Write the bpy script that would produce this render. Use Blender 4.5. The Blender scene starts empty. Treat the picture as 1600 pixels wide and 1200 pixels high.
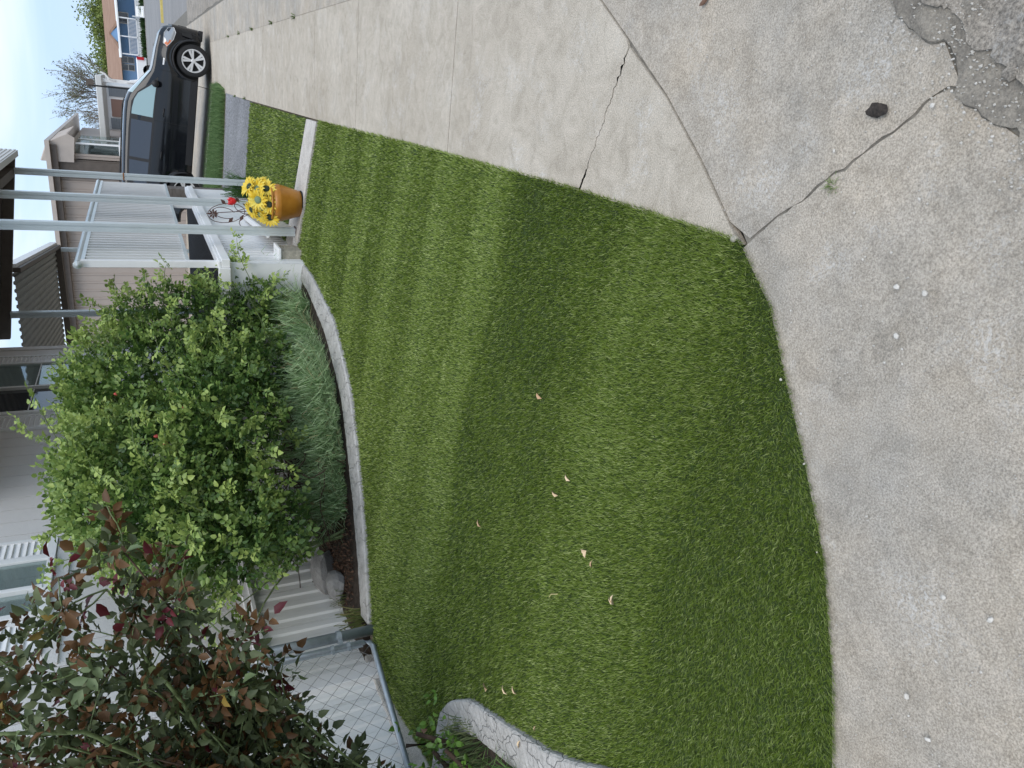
import bpy, bmesh, math, random
import numpy as np
from mathutils import Vector, Matrix
rnd = random.Random(7); nr = np.random.default_rng(11)
sc = bpy.context.scene
COL = sc.collection
R = math.radians

# ------------------------------------------------------------- camera
CAM_H = 1.5
cd = bpy.data.cameras.new('camera'); cam = bpy.data.objects.new('camera', cd); COL.objects.link(cam)
F = 1130.0
def nrm(v): return v / np.linalg.norm(v)
Zc = -nrm(np.array([2280.0, 170.0, -F])); Yc = np.array([-603.0, 497.0, -F]); Yc = nrm(Yc - Yc.dot(Zc) * Zc); Xc = np.cross(Yc, Zc)
Rw = Matrix(((*Xc,), (*Yc,), (*Zc,)))          # camera -> world
cam.matrix_world = Matrix.Translation((0, 0, CAM_H)) @ Rw.to_4x4()
cd.sensor_fit = 'HORIZONTAL'; cd.sensor_width = 36; cd.lens = 36 * F / 1600; cd.clip_start = 0.05; cd.clip_end = 1500
sc.camera = cam

# ------------------------------------------------------------- sky and sun
SUN_EL, SUN_AZ = R(58), R(150)      # azimuth from +Y clockwise
W = bpy.data.worlds.new('World'); sc.world = W; W.use_nodes = True
nt = W.node_tree; N = nt.nodes; L = nt.links; N.clear()
out = N.new('ShaderNodeOutputWorld')
sky = N.new('ShaderNodeTexSky'); sky.sky_type = 'NISHITA'; sky.sun_disc = False; sky.sun_elevation = SUN_EL; sky.sun_rotation = SUN_AZ
bg1 = N.new('ShaderNodeBackground'); bg1.inputs[1].default_value = 0.15; L.new(sky.outputs[0], bg1.inputs[0])
bg2 = N.new('ShaderNodeBackground'); bg2.inputs[1].default_value = 0.92
tc = N.new('ShaderNodeTexCoord'); mp = N.new('ShaderNodeMapping'); mp.inputs['Scale'].default_value = (1.2, 1.2, 4.5)
mp.inputs['Rotation'].default_value = (0, R(6), 0)
L.new(tc.outputs['Generated'], mp.inputs[0])
nz = N.new('ShaderNodeTexNoise'); nz.inputs['Scale'].default_value = 2.3; nz.inputs['Detail'].default_value = 5; nz.inputs['Roughness'].default_value = 0.5; nz.inputs['Distortion'].default_value = 0.4
L.new(mp.outputs[0], nz.inputs[0])
cr = N.new('ShaderNodeValToRGB'); cr.color_ramp.elements[0].position = 0.38; cr.color_ramp.elements[0].color = (0.43, 0.59, 0.85, 1)
cr.color_ramp.elements[1].position = 0.64; cr.color_ramp.elements[1].color = (0.76, 0.80, 0.87, 1)
e = cr.color_ramp.elements.new(0.5); e.color = (0.54, 0.68, 0.86, 1)
L.new(nz.outputs[0], cr.inputs[0]); L.new(cr.outputs[0], bg2.inputs[0])
mx = N.new('ShaderNodeMixShader'); mx.inputs[0].default_value = 0.86
L.new(bg1.outputs[0], mx.inputs[1]); L.new(bg2.outputs[0], mx.inputs[2]); L.new(mx.outputs[0], out.inputs[0])
sd = bpy.data.lights.new('sun', 'SUN'); sd.energy = 1.5; sd.angle = R(50); sd.color = (1, 0.95, 0.88)
so = bpy.data.objects.new('sun', sd); COL.objects.link(so)
sdir = Vector((math.sin(SUN_AZ) * math.cos(SUN_EL), math.cos(SUN_AZ) * math.cos(SUN_EL), math.sin(SUN_EL)))
so.rotation_euler = sdir.to_track_quat('Z', 'Y').to_euler(); so.location = (5, -5, 20)
sc.view_settings.view_transform = 'Standard'; sc.view_settings.look = 'None'; sc.view_settings.exposure = 0.55; sc.view_settings.gamma = 1
sc.render.engine = 'CYCLES'; sc.cycles.max_bounces = 6; sc.cycles.transparent_max_bounces = 8; sc.cycles.use_denoising = True

# ------------------------------------------------------------- materials
def mat(name, col, rough=0.8, metal=0.0, spec=0.4, noise=0.0, nscale=8.0, bump=0.0, bscale=60.0, col2=None, attr=None, trans=0.0, coat=0.0, stretch=None, speck=None):
    m = bpy.data.materials.new(name); m.use_nodes = True
    t = m.node_tree; b = t.nodes['Principled BSDF']; l = t.links
    b.inputs['Roughness'].default_value = rough; b.inputs['Metallic'].default_value = metal
    b.inputs['Specular IOR Level'].default_value = spec; b.inputs['Coat Weight'].default_value = coat; b.inputs['Coat Roughness'].default_value = 0.05
    b.inputs['Base Color'].default_value = (*col, 1)
    src = None
    g = t.nodes.new('ShaderNodeTexCoord'); vec = g.outputs['Object']
    if stretch:
        mpn = t.nodes.new('ShaderNodeMapping'); mpn.inputs['Scale'].default_value = stretch; l.new(vec, mpn.inputs[0]); vec = mpn.outputs[0]
    if noise > 0 or col2:
        n1 = t.nodes.new('ShaderNodeTexNoise'); n1.inputs['Scale'].default_value = nscale; n1.inputs['Detail'].default_value = 8; n1.inputs['Roughness'].default_value = 0.62
        l.new(vec, n1.inputs['Vector'])
        rp = t.nodes.new('ShaderNodeValToRGB'); rp.color_ramp.elements[0].position = 0.32; rp.color_ramp.elements[1].position = 0.68
        c2 = col2 if col2 else tuple(min(1, c * (1 + noise)) for c in col)
        c1 = col if col2 else tuple(c * (1 - noise) for c in col)
        rp.color_ramp.elements[0].color = (*c1, 1); rp.color_ramp.elements[1].color = (*c2, 1)
        l.new(n1.outputs[0], rp.inputs[0]); src = rp.outputs[0]
    if speck:                       # (scale, dark, light, amount)
        n2 = t.nodes.new('ShaderNodeTexNoise'); n2.inputs['Scale'].default_value = speck[0]; n2.inputs['Detail'].default_value = 4; n2.inputs['Roughness'].default_value = 0.8
        l.new(vec, n2.inputs['Vector'])
        rp2 = t.nodes.new('ShaderNodeValToRGB'); rp2.color_ramp.elements[0].position = 0.36; rp2.color_ramp.elements[1].position = 0.64
        rp2.color_ramp.elements[0].color = (speck[1],) * 3 + (1,); rp2.color_ramp.elements[1].color = (speck[2],) * 3 + (1,)
        l.new(n2.outputs[0], rp2.inputs[0])
        mm = t.nodes.new('ShaderNodeMix'); mm.data_type = 'RGBA'; mm.blend_type = 'MULTIPLY'; mm.inputs[0].default_value = 1
        if src: l.new(src, mm.inputs[6])
        else: mm.inputs[6].default_value = (*col, 1)
        l.new(rp2.outputs[0], mm.inputs[7]); src = mm.outputs[2]
    if attr:
        a = t.nodes.new('ShaderNodeAttribute'); a.attribute_name = attr
        if src:
            mm = t.nodes.new('ShaderNodeMix'); mm.data_type = 'RGBA'; mm.blend_type = 'MULTIPLY'; mm.inputs[0].default_value = 1
            l.new(src, mm.inputs[6]); l.new(a.outputs['Color'], mm.inputs[7]); src = mm.outputs[2]
        else: src = a.outputs['Color']
    if src: l.new(src, b.inputs['Base Color'])
    if bump > 0:
        n3 = t.nodes.new('ShaderNodeTexNoise'); n3.inputs['Scale'].default_value = bscale; n3.inputs['Detail'].default_value = 6; n3.inputs['Roughness'].default_value = 0.7
        l.new(vec, n3.inputs['Vector'])
        bp = t.nodes.new('ShaderNodeBump'); bp.inputs['Strength'].default_value = 1.0; bp.inputs['Distance'].default_value = bump
        l.new(n3.outputs[0], bp.inputs['Height']); l.new(bp.outputs[0], b.inputs['Normal'])
    if trans > 0:                   # thin leaf translucency
        tr = t.nodes.new('ShaderNodeBsdfTranslucent'); ms = t.nodes.new('ShaderNodeMixShader'); ms.inputs[0].default_value = trans
        if src: l.new(src, tr.inputs[0])
        else: tr.inputs[0].default_value = (*col, 1)
        l.new(b.outputs[0], ms.inputs[1]); l.new(tr.outputs[0], ms.inputs[2]); l.new(ms.outputs[0], t.nodes['Material Output'].inputs[0])
    return m

def glass(name, tint=(0.75, 0.85, 0.85), mixv=0.35, rough=0.02):
    m = bpy.data.materials.new(name); m.use_nodes = True; t = m.node_tree; t.nodes.clear()
    o = t.nodes.new('ShaderNodeOutputMaterial'); g = t.nodes.new('ShaderNodeBsdfGlossy'); g.inputs['Roughness'].default_value = rough; g.inputs[0].default_value = (0.9, 0.95, 0.95, 1)
    tr = t.nodes.new('ShaderNodeBsdfTransparent'); tr.inputs[0].default_value = (*tint, 1)
    ms = t.nodes.new('ShaderNodeMixShader'); ms.inputs[0].default_value = mixv
    t.links.new(tr.outputs[0], ms.inputs[1]); t.links.new(g.outputs[0], ms.inputs[2]); t.links.new(ms.outputs[0], o.inputs[0])
    return m

M = {}
def concrete(name, c1, c2, big=1.1, sp=(210, 0.62, 1.36), tan=None):
    m = mat(name, c1, 0.9, col2=c2, nscale=big, speck=sp, bump=0.004, bscale=160, spec=0.25)
    t = m.node_tree; b = t.nodes['Principled BSDF']; l = t.links
    src = b.inputs['Base Color'].links[0].from_socket
    g = t.nodes.new('ShaderNodeTexCoord')
    # pale scuffs and darker blotches of the worn cement
    n = t.nodes.new('ShaderNodeTexNoise'); n.inputs['Scale'].default_value = 9; n.inputs['Detail'].default_value = 10; n.inputs['Roughness'].default_value = 0.75; n.inputs['Distortion'].default_value = 1.2
    l.new(g.outputs['Object'], n.inputs['Vector'])
    r = t.nodes.new('ShaderNodeValToRGB'); r.color_ramp.elements[0].position = 0.3; r.color_ramp.elements[0].color = (0.70, 0.69, 0.67, 1)
    r.color_ramp.elements[1].position = 0.72; r.color_ramp.elements[1].color = (1.25, 1.25, 1.27, 1)
    k = r.color_ramp.elements.new(0.5); k.color = (1, 1, 1, 1)
    l.new(n.outputs[0], r.inputs[0])
    mm = t.nodes.new('ShaderNodeMix'); mm.data_type = 'RGBA'; mm.blend_type = 'MULTIPLY'; mm.inputs[0].default_value = 0.8
    l.new(src, mm.inputs[6]); l.new(r.outputs[0], mm.inputs[7])
    # chalky efflorescence in broken patches
    na = t.nodes.new('ShaderNodeTexNoise'); na.inputs['Scale'].default_value = 4.5; na.inputs['Detail'].default_value = 3; l.new(g.outputs['Object'], na.inputs['Vector'])
    nb_ = t.nodes.new('ShaderNodeTexNoise'); nb_.inputs['Scale'].default_value = 55; nb_.inputs['Detail'].default_value = 8; nb_.inputs['Roughness'].default_value = 0.75; nb_.inputs['Distortion'].default_value = 1.5; l.new(g.outputs['Object'], nb_.inputs['Vector'])
    ra = t.nodes.new('ShaderNodeValToRGB'); ra.color_ramp.elements[0].position = 0.52; ra.color_ramp.elements[1].position = 0.66; l.new(na.outputs[0], ra.inputs[0])
    rb_ = t.nodes.new('ShaderNodeValToRGB'); rb_.color_ramp.elements[0].position = 0.50; rb_.color_ramp.elements[1].position = 0.60; l.new(nb_.outputs[0], rb_.inputs[0])
    mu = t.nodes.new('ShaderNodeMath'); mu.operation = 'MULTIPLY'; l.new(ra.outputs[0], mu.inputs[0]); l.new(rb_.outputs[0], mu.inputs[1])
    mu2 = t.nodes.new('ShaderNodeMath'); mu2.operation = 'MULTIPLY'; mu2.inputs[1].default_value = 0.5; l.new(mu.outputs[0], mu2.inputs[0])
    me_ = t.nodes.new('ShaderNodeMix'); me_.data_type = 'RGBA'; l.new(mu2.outputs[0], me_.inputs[0]); l.new(mm.outputs[2], me_.inputs[6]); me_.inputs[7].default_value = (0.66, 0.65, 0.63, 1)
    mm = me_
    # dark pits and pale chips of aggregate
    v = t.nodes.new('ShaderNodeTexVoronoi'); v.inputs['Scale'].default_value = 95; l.new(g.outputs['Object'], v.inputs['Vector'])
    r2 = t.nodes.new('ShaderNodeValToRGB'); r2.color_ramp.elements[0].position = 0.0; r2.color_ramp.elements[0].color = (0.55, 0.53, 0.5, 1)
    r2.color_ramp.elements[1].position = 0.16; r2.color_ramp.elements[1].color = (1, 1, 1, 1)
    l.new(v.outputs['Distance'], r2.inputs[0])
    m2 = t.nodes.new('ShaderNodeMix'); m2.data_type = 'RGBA'; m2.blend_type = 'MULTIPLY'
    wn = t.nodes.new('ShaderNodeMath'); wn.operation = 'GREATER_THAN'; wn.inputs[1].default_value = 0.72
    sp_ = t.nodes.new('ShaderNodeSeparateColor'); l.new(v.outputs['Color'], sp_.inputs[0]); l.new(sp_.outputs[0], wn.inputs[0]); l.new(wn.outputs[0], m2.inputs[0])
    l.new(mm.outputs[2], m2.inputs[6]); l.new(r2.outputs[0], m2.inputs[7])
    m3 = t.nodes.new('ShaderNodeMix'); m3.data_type = 'RGBA'; m3.blend_type = 'MIX'
    r3 = t.nodes.new('ShaderNodeValToRGB'); r3.color_ramp.elements[0].position = 0.06; r3.color_ramp.elements[0].color = (1, 1, 1, 1); r3.color_ramp.elements[1].position = 0.14; r3.color_ramp.elements[1].color = (0, 0, 0, 1)
    v3 = t.nodes.new('ShaderNodeTexVoronoi'); v3.inputs['Scale'].default_value = 75; l.new(g.outputs['Object'], v3.inputs['Vector'])
    s3 = t.nodes.new('ShaderNodeSeparateColor'); l.new(v3.outputs['Color'], s3.inputs[0])
    w3 = t.nodes.new('ShaderNodeMath'); w3.operation = 'GREATER_THAN'; w3.inputs[1].default_value = 0.8; l.new(s3.outputs[1], w3.inputs[0])
    l.new(v3.outputs['Distance'], r3.inputs[0])
    w4 = t.nodes.new('ShaderNodeMath'); w4.operation = 'MULTIPLY'; l.new(w3.outputs[0], w4.inputs[0]); l.new(r3.outputs[0], w4.inputs[1])
    w5 = t.nodes.new('ShaderNodeMath'); w5.operation = 'MULTIPLY'; w5.inputs[1].default_value = 0.75; l.new(w4.outputs[0], w5.inputs[0])
    l.new(w5.outputs[0], m3.inputs[0]); l.new(m2.outputs[2], m3.inputs[6]); m3.inputs[7].default_value = (0.62, 0.6, 0.56, 1)
    l.new(m3.outputs[2], b.inputs['Base Color'])
    return m
M['walk'] = concrete('sidewalk_concrete', (0.40, 0.348, 0.278), (0.505, 0.45, 0.373), 1.2)
M['gut'] = concrete('gutter_concrete', (0.325, 0.30, 0.262), (0.47, 0.40, 0.315), 1.5)
M['path'] = concrete('path_concrete', (0.47, 0.44, 0.40), (0.55, 0.52, 0.48), 2)
M['asphalt'] = concrete('asphalt', (0.21, 0.19, 0.165), (0.34, 0.295, 0.24), 5, (130, 0.5, 1.5))
M['farroad'] = mat('road_surface', (0.20, 0.195, 0.19), 0.95, col2=(0.27, 0.26, 0.25), nscale=0.6, speck=(40, 0.8, 1.15), stretch=(0.4, 1, 1))
M['grime'] = mat('joint_dirt', (0.17, 0.155, 0.13), 1, noise=0.45, nscale=30, bump=0.004, bscale=80)
M['dirt'] = mat('gravelly_dirt', (0.15, 0.135, 0.115), 1, col2=(0.31, 0.275, 0.225), nscale=9, speck=(150, 0.7, 1.3), bump=0.006, bscale=90)
M['soil'] = mat('garden_soil', (0.05, 0.036, 0.026), 1, noise=0.5, nscale=20, bump=0.02, bscale=50)
M['earth'] = mat('bare_earth', (0.22, 0.18, 0.13), 1, noise=0.3, nscale=4, bump=0.02, bscale=30)
M['gravel'] = mat('grey_gravel', (0.22, 0.22, 0.225), 1, noise=0.15, nscale=1.5, speck=(38, 0.35, 1.7), bump=0.02, bscale=60)
M['turfbase'] = mat('turf_backing', (0.03, 0.05, 0.012), 1, noise=0.4, nscale=60)
M['blade'] = mat('turf_blade', (1, 1, 1), 0.5, attr='tint', spec=0.35, trans=0.2)
M['grassb'] = mat('grass_blade', (1, 1, 1), 0.5, attr='tint', spec=0.4, trans=0.3)
M['leaf'] = mat('rose_leaf', (1, 1, 1), 0.42, attr='tint', spec=0.45, trans=0.28)
M['redleaf'] = mat('dark_rose_leaf', (1, 1, 1), 0.5, attr='tint', spec=0.32, trans=0.2, noise=0.12, nscale=60)
M['cane'] = mat('green_cane', (0.15, 0.20, 0.08), 0.6, noise=0.4, nscale=30)
M['twig'] = mat('brown_twig', (0.07, 0.045, 0.03), 0.9, noise=0.4, nscale=40)
M['white'] = mat('white_vinyl', (0.80, 0.80, 0.795), 0.45, noise=0.03, nscale=6)
M['whitedirty'] = mat('weathered_white_vinyl', (0.76, 0.76, 0.735), 0.5, col2=(0.85, 0.85, 0.84), nscale=5, stretch=(1, 4, 0.6), bump=0.001, bscale=20)
M['postm'] = mat('awning_aluminium', (0.60, 0.65, 0.655), 0.32, metal=0.25, noise=0.05, nscale=7)
M['siding'] = mat('pale_siding', (0.72, 0.70, 0.68), 0.85, noise=0.03, nscale=5, bump=0.006, bscale=70)
M['brown'] = mat('brown_trim', (0.11, 0.09, 0.075), 0.55, noise=0.15, nscale=10)
M['curb'] = None
M['dark'] = mat('dark_rubber', (0.02, 0.02, 0.02), 0.9)
M['galv'] = mat('galvanised_steel', (0.36, 0.40, 0.43), 0.42, metal=0.55, noise=0.15, nscale=30, bump=0.0006, bscale=200)
M['wire'] = mat('wire', (0.22, 0.22, 0.22), 0.5, metal=0.6)
M['rock'] = mat('grey_rock', (0.22, 0.215, 0.21), 0.9, col2=(0.38, 0.37, 0.36), nscale=7, bump=0.015, bscale=25)
M['terra'] = mat('glazed_orange_pot', (0.38, 0.145, 0.016), 0.34, col2=(0.50, 0.22, 0.03), nscale=5, spec=0.5)
M['petal'] = mat('yellow_petal', (1, 1, 1), 0.5, attr='tint', trans=0.3)
M['disk'] = mat('flower_disk', (0.03, 0.05, 0.035), 0.9, noise=0.5, nscale=200)
M['palegreen'] = mat('pale_flower_disk', (0.17, 0.24, 0.15), 0.9, noise=0.3, nscale=200)
M['red'] = mat('red_flower', (0.65, 0.02, 0.025), 0.4)
M['rust'] = mat('rusty_iron', (0.09, 0.045, 0.035), 0.7, noise=0.4, nscale=60)
M['dead'] = mat('dry_leaf', (1, 1, 1), 0.8, attr='tint')
M['pebble'] = mat('pebble', (0.55, 0.52, 0.47), 0.9, noise=0.12, nscale=80)
M['brownstone'] = mat('brown_stone', (0.16, 0.09, 0.06), 0.7, noise=0.2, nscale=40)
M['bark'] = mat('dark_clump', (0.05, 0.04, 0.034), 1, noise=0.6, nscale=80, bump=0.01, bscale=120)
M['tan'] = mat('tan_siding', (0.38, 0.325, 0.285), 0.6, noise=0.05, nscale=2)
M['tanroof'] = mat('tan_metal', (0.44, 0.385, 0.34), 0.5, noise=0.08, nscale=5)
M['blue'] = mat('blue_siding', (0.16, 0.28, 0.45), 0.7, noise=0.05, nscale=2)
M['shingle'] = mat('brown_shingles', (0.24, 0.145, 0.10), 0.9, col2=(0.33, 0.215, 0.155), nscale=2.5, stretch=(0.3, 2, 2))
M['farleaf'] = mat('tree_leaf', (1, 1, 1), 0.7, attr='tint', trans=0.25)
M['bark2'] = mat('tree_bark', (0.20, 0.17, 0.14), 0.9, noise=0.3, nscale=6)
M['yellow'] = mat('yellow_paint', (0.62, 0.50, 0.16), 0.7, noise=0.2, nscale=3)
M['darkglass'] = mat('dark_window_glass', (0.05, 0.055, 0.06), 0.06, spec=0.8)
M['greyshut'] = mat('grey_shutter', (0.16, 0.18, 0.20), 0.6)
M['stonewall'] = mat('stacked_stone', (0.10, 0.088, 0.078), 0.9, col2=(0.2, 0.18, 0.16), nscale=5, stretch=(1, 1, 5), bump=0.01, bscale=20)
M['steprock'] = mat('moulded_stone_panel', (0.40, 0.37, 0.30), 0.85, noise=0.18, nscale=14, bump=0.02, bscale=22)
# stamped concrete edging: ashlar cracks
def edging_mat():
    m = mat('stamped_edging', (0.34, 0.33, 0.31), 0.85, col2=(0.50, 0.485, 0.46), nscale=11, speck=(120, 0.85, 1.1), spec=0.35)
    t = m.node_tree; l = t.links; b = t.nodes['Principled BSDF']; g = t.nodes.new('ShaderNodeTexCoord')
    dn = t.nodes.new('ShaderNodeTexNoise'); dn.inputs['Scale'].default_value = 9; l.new(g.outputs['Object'], dn.inputs['Vector'])
    ad = t.nodes.new('ShaderNodeMixRGB'); ad.blend_type = 'ADD'; ad.inputs[0].default_value = 0.07; l.new(g.outputs['Object'], ad.inputs[1]); l.new(dn.outputs['Color'], ad.inputs[2])
    v = t.nodes.new('ShaderNodeTexVoronoi'); v.feature = 'DISTANCE_TO_EDGE'; v.inputs['Scale'].default_value = 6.0; l.new(ad.outputs[0], v.inputs['Vector'])
    ad.inputs[0].default_value = 0.22
    r = t.nodes.new('ShaderNodeValToRGB'); r.color_ramp.elements[0].position = 0.0; r.color_ramp.elements[0].color = (0, 0, 0, 1); r.color_ramp.elements[1].position = 0.02; r.color_ramp.elements[1].color = (1, 1, 1, 1)
    l.new(v.outputs[0], r.inputs[0])
    n = t.nodes.new('ShaderNodeTexNoise'); n.inputs['Scale'].default_value = 26; n.inputs['Detail'].default_value = 8; n.inputs['Distortion'].default_value = 1.5; l.new(g.outputs['Object'], n.inputs['Vector'])
    am = t.nodes.new('ShaderNodeMath'); am.operation = 'MULTIPLY_ADD'; am.inputs[1].default_value = 1.6; l.new(n.outputs[0], am.inputs[0]); l.new(r.outputs[0], am.inputs[2])
    bp = t.nodes.new('ShaderNodeBump'); bp.inputs['Distance'].default_value = 0.007; l.new(am.outputs[0], bp.inputs['Height']); l.new(bp.outputs[0], b.inputs['Normal'])
    s = b.inputs['Base Color'].links[0].from_socket
    mm = t.nodes.new('ShaderNodeMix'); mm.data_type = 'RGBA'; mm.blend_type = 'MULTIPLY'; mm.inputs[0].default_value = 0.10; l.new(s, mm.inputs[6]); l.new(r.outputs[0], mm.inputs[7]); l.new(mm.outputs[2], b.inputs['Base Color'])
    return m
M['curb'] = edging_mat()

# ------------------------------------------------------------- mesh helpers
def tag(o, label=None, cat=None, group=None, kind=None):
    if label: o['label'] = label
    if cat: o['category'] = cat
    if group: o['group'] = group
    if kind: o['kind'] = kind
    return o
def empty(name, loc=(0, 0, 0), rot=(0, 0, 0)):
    o = bpy.data.objects.new(name, None); o.location = loc; o.rotation_euler = rot; o.empty_display_size = 0.1; COL.objects.link(o); return o
class MB:
    def __init__(s): s.v = []; s.f = []
    def add(s, vs, fs):
        n = len(s.v); s.v += [tuple(v) for v in vs]; s.f += [tuple(i + n for i in f) for f in fs]; return s
    def box(s, x0, x1, y0, y1, z0, z1, mtx=None):
        vs = [Vector((x, y, z)) for z in (z0, z1) for y in (y0, y1) for x in (x0, x1)]
        if mtx: vs = [mtx @ v for v in vs]
        return s.add(vs, [(0, 2, 3, 1), (4, 5, 7, 6), (0, 1, 5, 4), (2, 6, 7, 3), (0, 4, 6, 2), (1, 3, 7, 5)])
    def tube(s, pts, r, n=6, cap=True):
        pts = [Vector(p) for p in pts]; rs = r if hasattr(r, '__len__') else [r] * len(pts)
        ref = Vector((0.13, 0.31, 0.94)); vs = []; k = len(pts)
        for i, p in enumerate(pts):
            d = (pts[min(i + 1, k - 1)] - pts[max(i - 1, 0)]).normalized()
            a = d.cross(ref)
            if a.length < 1e-3: a = d.cross(Vector((1, 0, 0)))
            a.normalize(); b = d.cross(a)
            for j in range(n):
                t = 2 * math.pi * j / n; vs.append(p + (a * math.cos(t) + b * math.sin(t)) * rs[i])
        fs = [(i * n + j, i * n + (j + 1) % n, (i + 1) * n + (j + 1) % n, (i + 1) * n + j) for i in range(k - 1) for j in range(n)]
        if cap: fs += [tuple(range(n - 1, -1, -1)), tuple(range((k - 1) * n, k * n))]
        return s.add(vs, fs)
    def lathe(s, prof, n=24, c=(0, 0, 0), mtx=None, cap=True):
        vs = []; k = len(prof)
        for (r, z) in prof:
            for j in range(n):
                t = 2 * math.pi * j / n; v = Vector((c[0] + r * math.cos(t), c[1] + r * math.sin(t), c[2] + z)); vs.append(mtx @ v if mtx else v)
        fs = [(i * n + j, i * n + (j + 1) % n, (i + 1) * n + (j + 1) % n, (i + 1) * n + j) for i in range(k - 1) for j in range(n)]
        if cap: fs += [tuple(range(n - 1, -1, -1)), tuple(range((k - 1) * n, k * n))]
        return s.add(vs, fs)
    def prism(s, poly, a, b, axis='y'):
        def P(u, v, w): return {'y': (u, w, v), 'x': (w, u, v), 'z': (u, v, w)}[axis]
        n = len(poly); vs = [P(u, v, a) for u, v in poly] + [P(u, v, b) for u, v in poly]
        return s.add(vs, [tuple(range(n)), tuple(range(2 * n - 1, n - 1, -1))] + [(i, i + n, (i + 1) % n + n, (i + 1) % n) for i in range(n)])
    def build(s, name, m, parent=None, smooth=False, bevel=0):
        me = bpy.data.meshes.new(name); me.from_pydata(s.v, [], s.f); me.update()
        bm = bmesh.new(); bm.from_mesh(me); bmesh.ops.recalc_face_normals(bm, faces=bm.faces); bm.to_mesh(me); bm.free()
        me.materials.append(m)
        if smooth: me.polygons.foreach_set('use_smooth', [True] * len(me.polygons))
        o = bpy.data.objects.new(name, me); COL.objects.link(o)
        if parent: o.parent = parent
        if bevel:
            md = o.modifiers.new('bevel', 'BEVEL'); md.width = bevel; md.segments = 2; md.limit_method = 'ANGLE'
        return o
def np_obj(name, V, faces_loops, sizes, m, tint=None, parent=None, smooth=False):
    """fast mesh: V (n,3), flat loop index array, loop counts, per-vertex tint"""
    me = bpy.data.meshes.new(name); me.vertices.add(len(V)); me.vertices.foreach_set('co', V.astype(np.float32).ravel())
    me.loops.add(len(faces_loops)); me.loops.foreach_set('vertex_index', faces_loops.astype(np.int32))
    me.polygons.add(len(sizes)); st = np.concatenate([[0], np.cumsum(sizes)[:-1]]).astype(np.int32)
    me.polygons.foreach_set('loop_start', st); me.polygons.foreach_set('loop_total', sizes.astype(np.int32))
    if smooth: me.polygons.foreach_set('use_smooth', np.ones(len(sizes), bool))
    me.update(calc_edges=True)
    if tint is not None:
        a = me.attributes.new('tint', 'FLOAT_COLOR', 'POINT'); c = np.ones((len(V), 4), np.float32); c[:, :3] = tint; a.data.foreach_set('color', c.ravel())
    me.materials.append(m); o = bpy.data.objects.new(name, me); COL.objects.link(o)
    if parent: o.parent = parent
    return o

# ------------------------------------------------------------- terrain
K = 1.5 / 1.55
EDGE = np.array([(-0.29, 60), (-0.285, 7.3), (-0.26, 4.6), (-0.26, 2.5), (-0.28, 1.6), (-0.43, 1.43), (-0.6, 1.32), (-0.79, 1.19), (-1.0, 1.06), (-1.3, 0.93), (-1.6, 0.83), (-3., 0.6), (-8, 0.3)]) * K
SL = 0.115
def hz(X, Y):
    X = np.atleast_1d(np.asarray(X, float)); Y = np.atleast_1d(np.asarray(Y, float)); best = np.full(X.shape, 1e9)
    for (a, b), (c, d) in zip(EDGE[:-1], EDGE[1:]):
        ex, ey = c - a, d - b; t = np.clip(((X - a) * ex + (Y - b) * ey) / (ex * ex + ey * ey), 0, 1)
        best = np.minimum(best, np.hypot(X - a - t * ex, Y - b - t * ey))
    xe = np.interp(Y, EDGE[::-1, 1], EDGE[::-1, 0])
    ins = (X < xe) & (Y > EDGE[-1, 1])
    return np.where(ins, SL * np.minimum(best, 3.6), 0.0)
def h1(x, y): return float(hz(x, y)[0])

def pts_in(poly, X, Y):
    c = np.zeros(X.shape, bool); n = len(poly)
    for i in range(n):
        x1, y1 = poly[i]; x2, y2 = poly[(i + 1) % n]
        if y1 == y2: continue
        c ^= ((y1 > Y) != (y2 > Y)) & (X < (x2 - x1) * (Y - y1) / (y2 - y1) + x1)
    return c

def sheet(name, poly, m, dz=0.0, step=0.25, fn=None, thick=0.0, kind='structure', label=None, rim=0.0):
    """planar polygon cut by a grid and laid on the terrain; optional skirt going down by `thick`"""
    bm = bmesh.new(); vs = [bm.verts.new((x, y, 0)) for x, y in poly]; bm.faces.new(vs)
    bmesh.ops.triangulate(bm, faces=bm.faces[:])
    xs = [p[0] for p in poly]; ys = [p[1] for p in poly]
    if step:
        for ax, lo, hi in ((0, min(xs), max(xs)), (1, min(ys), max(ys))):
            k = math.ceil(lo / step)
            while k * step < hi:
                co = [0, 0, 0]; co[ax] = k * step; no = [0, 0, 0]; no[ax] = 1
                bmesh.ops.bisect_plane(bm, geom=bm.verts[:] + bm.edges[:] + bm.faces[:], dist=1e-5, plane_co=co, plane_no=no); k += 1
    bmesh.ops.recalc_face_normals(bm, faces=bm.faces[:])
    if bm.faces[:] and sum(f.normal.z for f in bm.faces) < 0: bmesh.ops.reverse_faces(bm, faces=bm.faces[:])
    f = fn or (lambda x, y: h1(x, y))
    for v in bm.verts: v.co.z = f(v.co.x, v.co.y) + dz
    if thick:
        be = [e for e in bm.edges if e.is_boundary]
        r = bmesh.ops.extrude_edge_only(bm, edges=be)
        for v in [g for g in r['geom'] if isinstance(g, bmesh.types.BMVert)]: v.co.z -= thick
        if rim:
            pass
    me = bpy.data.meshes.new(name); bm.to_mesh(me); bm.free(); me.materials.append(m)
    o = bpy.data.objects.new(name, me); COL.objects.link(o)
    if kind: o['kind'] = kind
    return o

def jag(p, q, n, amp, seed):
    r = random.Random(seed); P, Q = Vector(p), Vector(q); d = (Q - P).normalized(); nn = Vector((-d.y, d.x))
    return [tuple(P.lerp(Q, i / n) + nn * (r.uniform(-amp, amp) if 0 < i < n else 0)) for i in range(n + 1)]

flat = lambda x, y: 0.0
sheet('ground', [(-400, -300), (400, -300), (400, 500), (-400, 500)], M['earth'], dz=-0.16, step=0, fn=flat)
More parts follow.
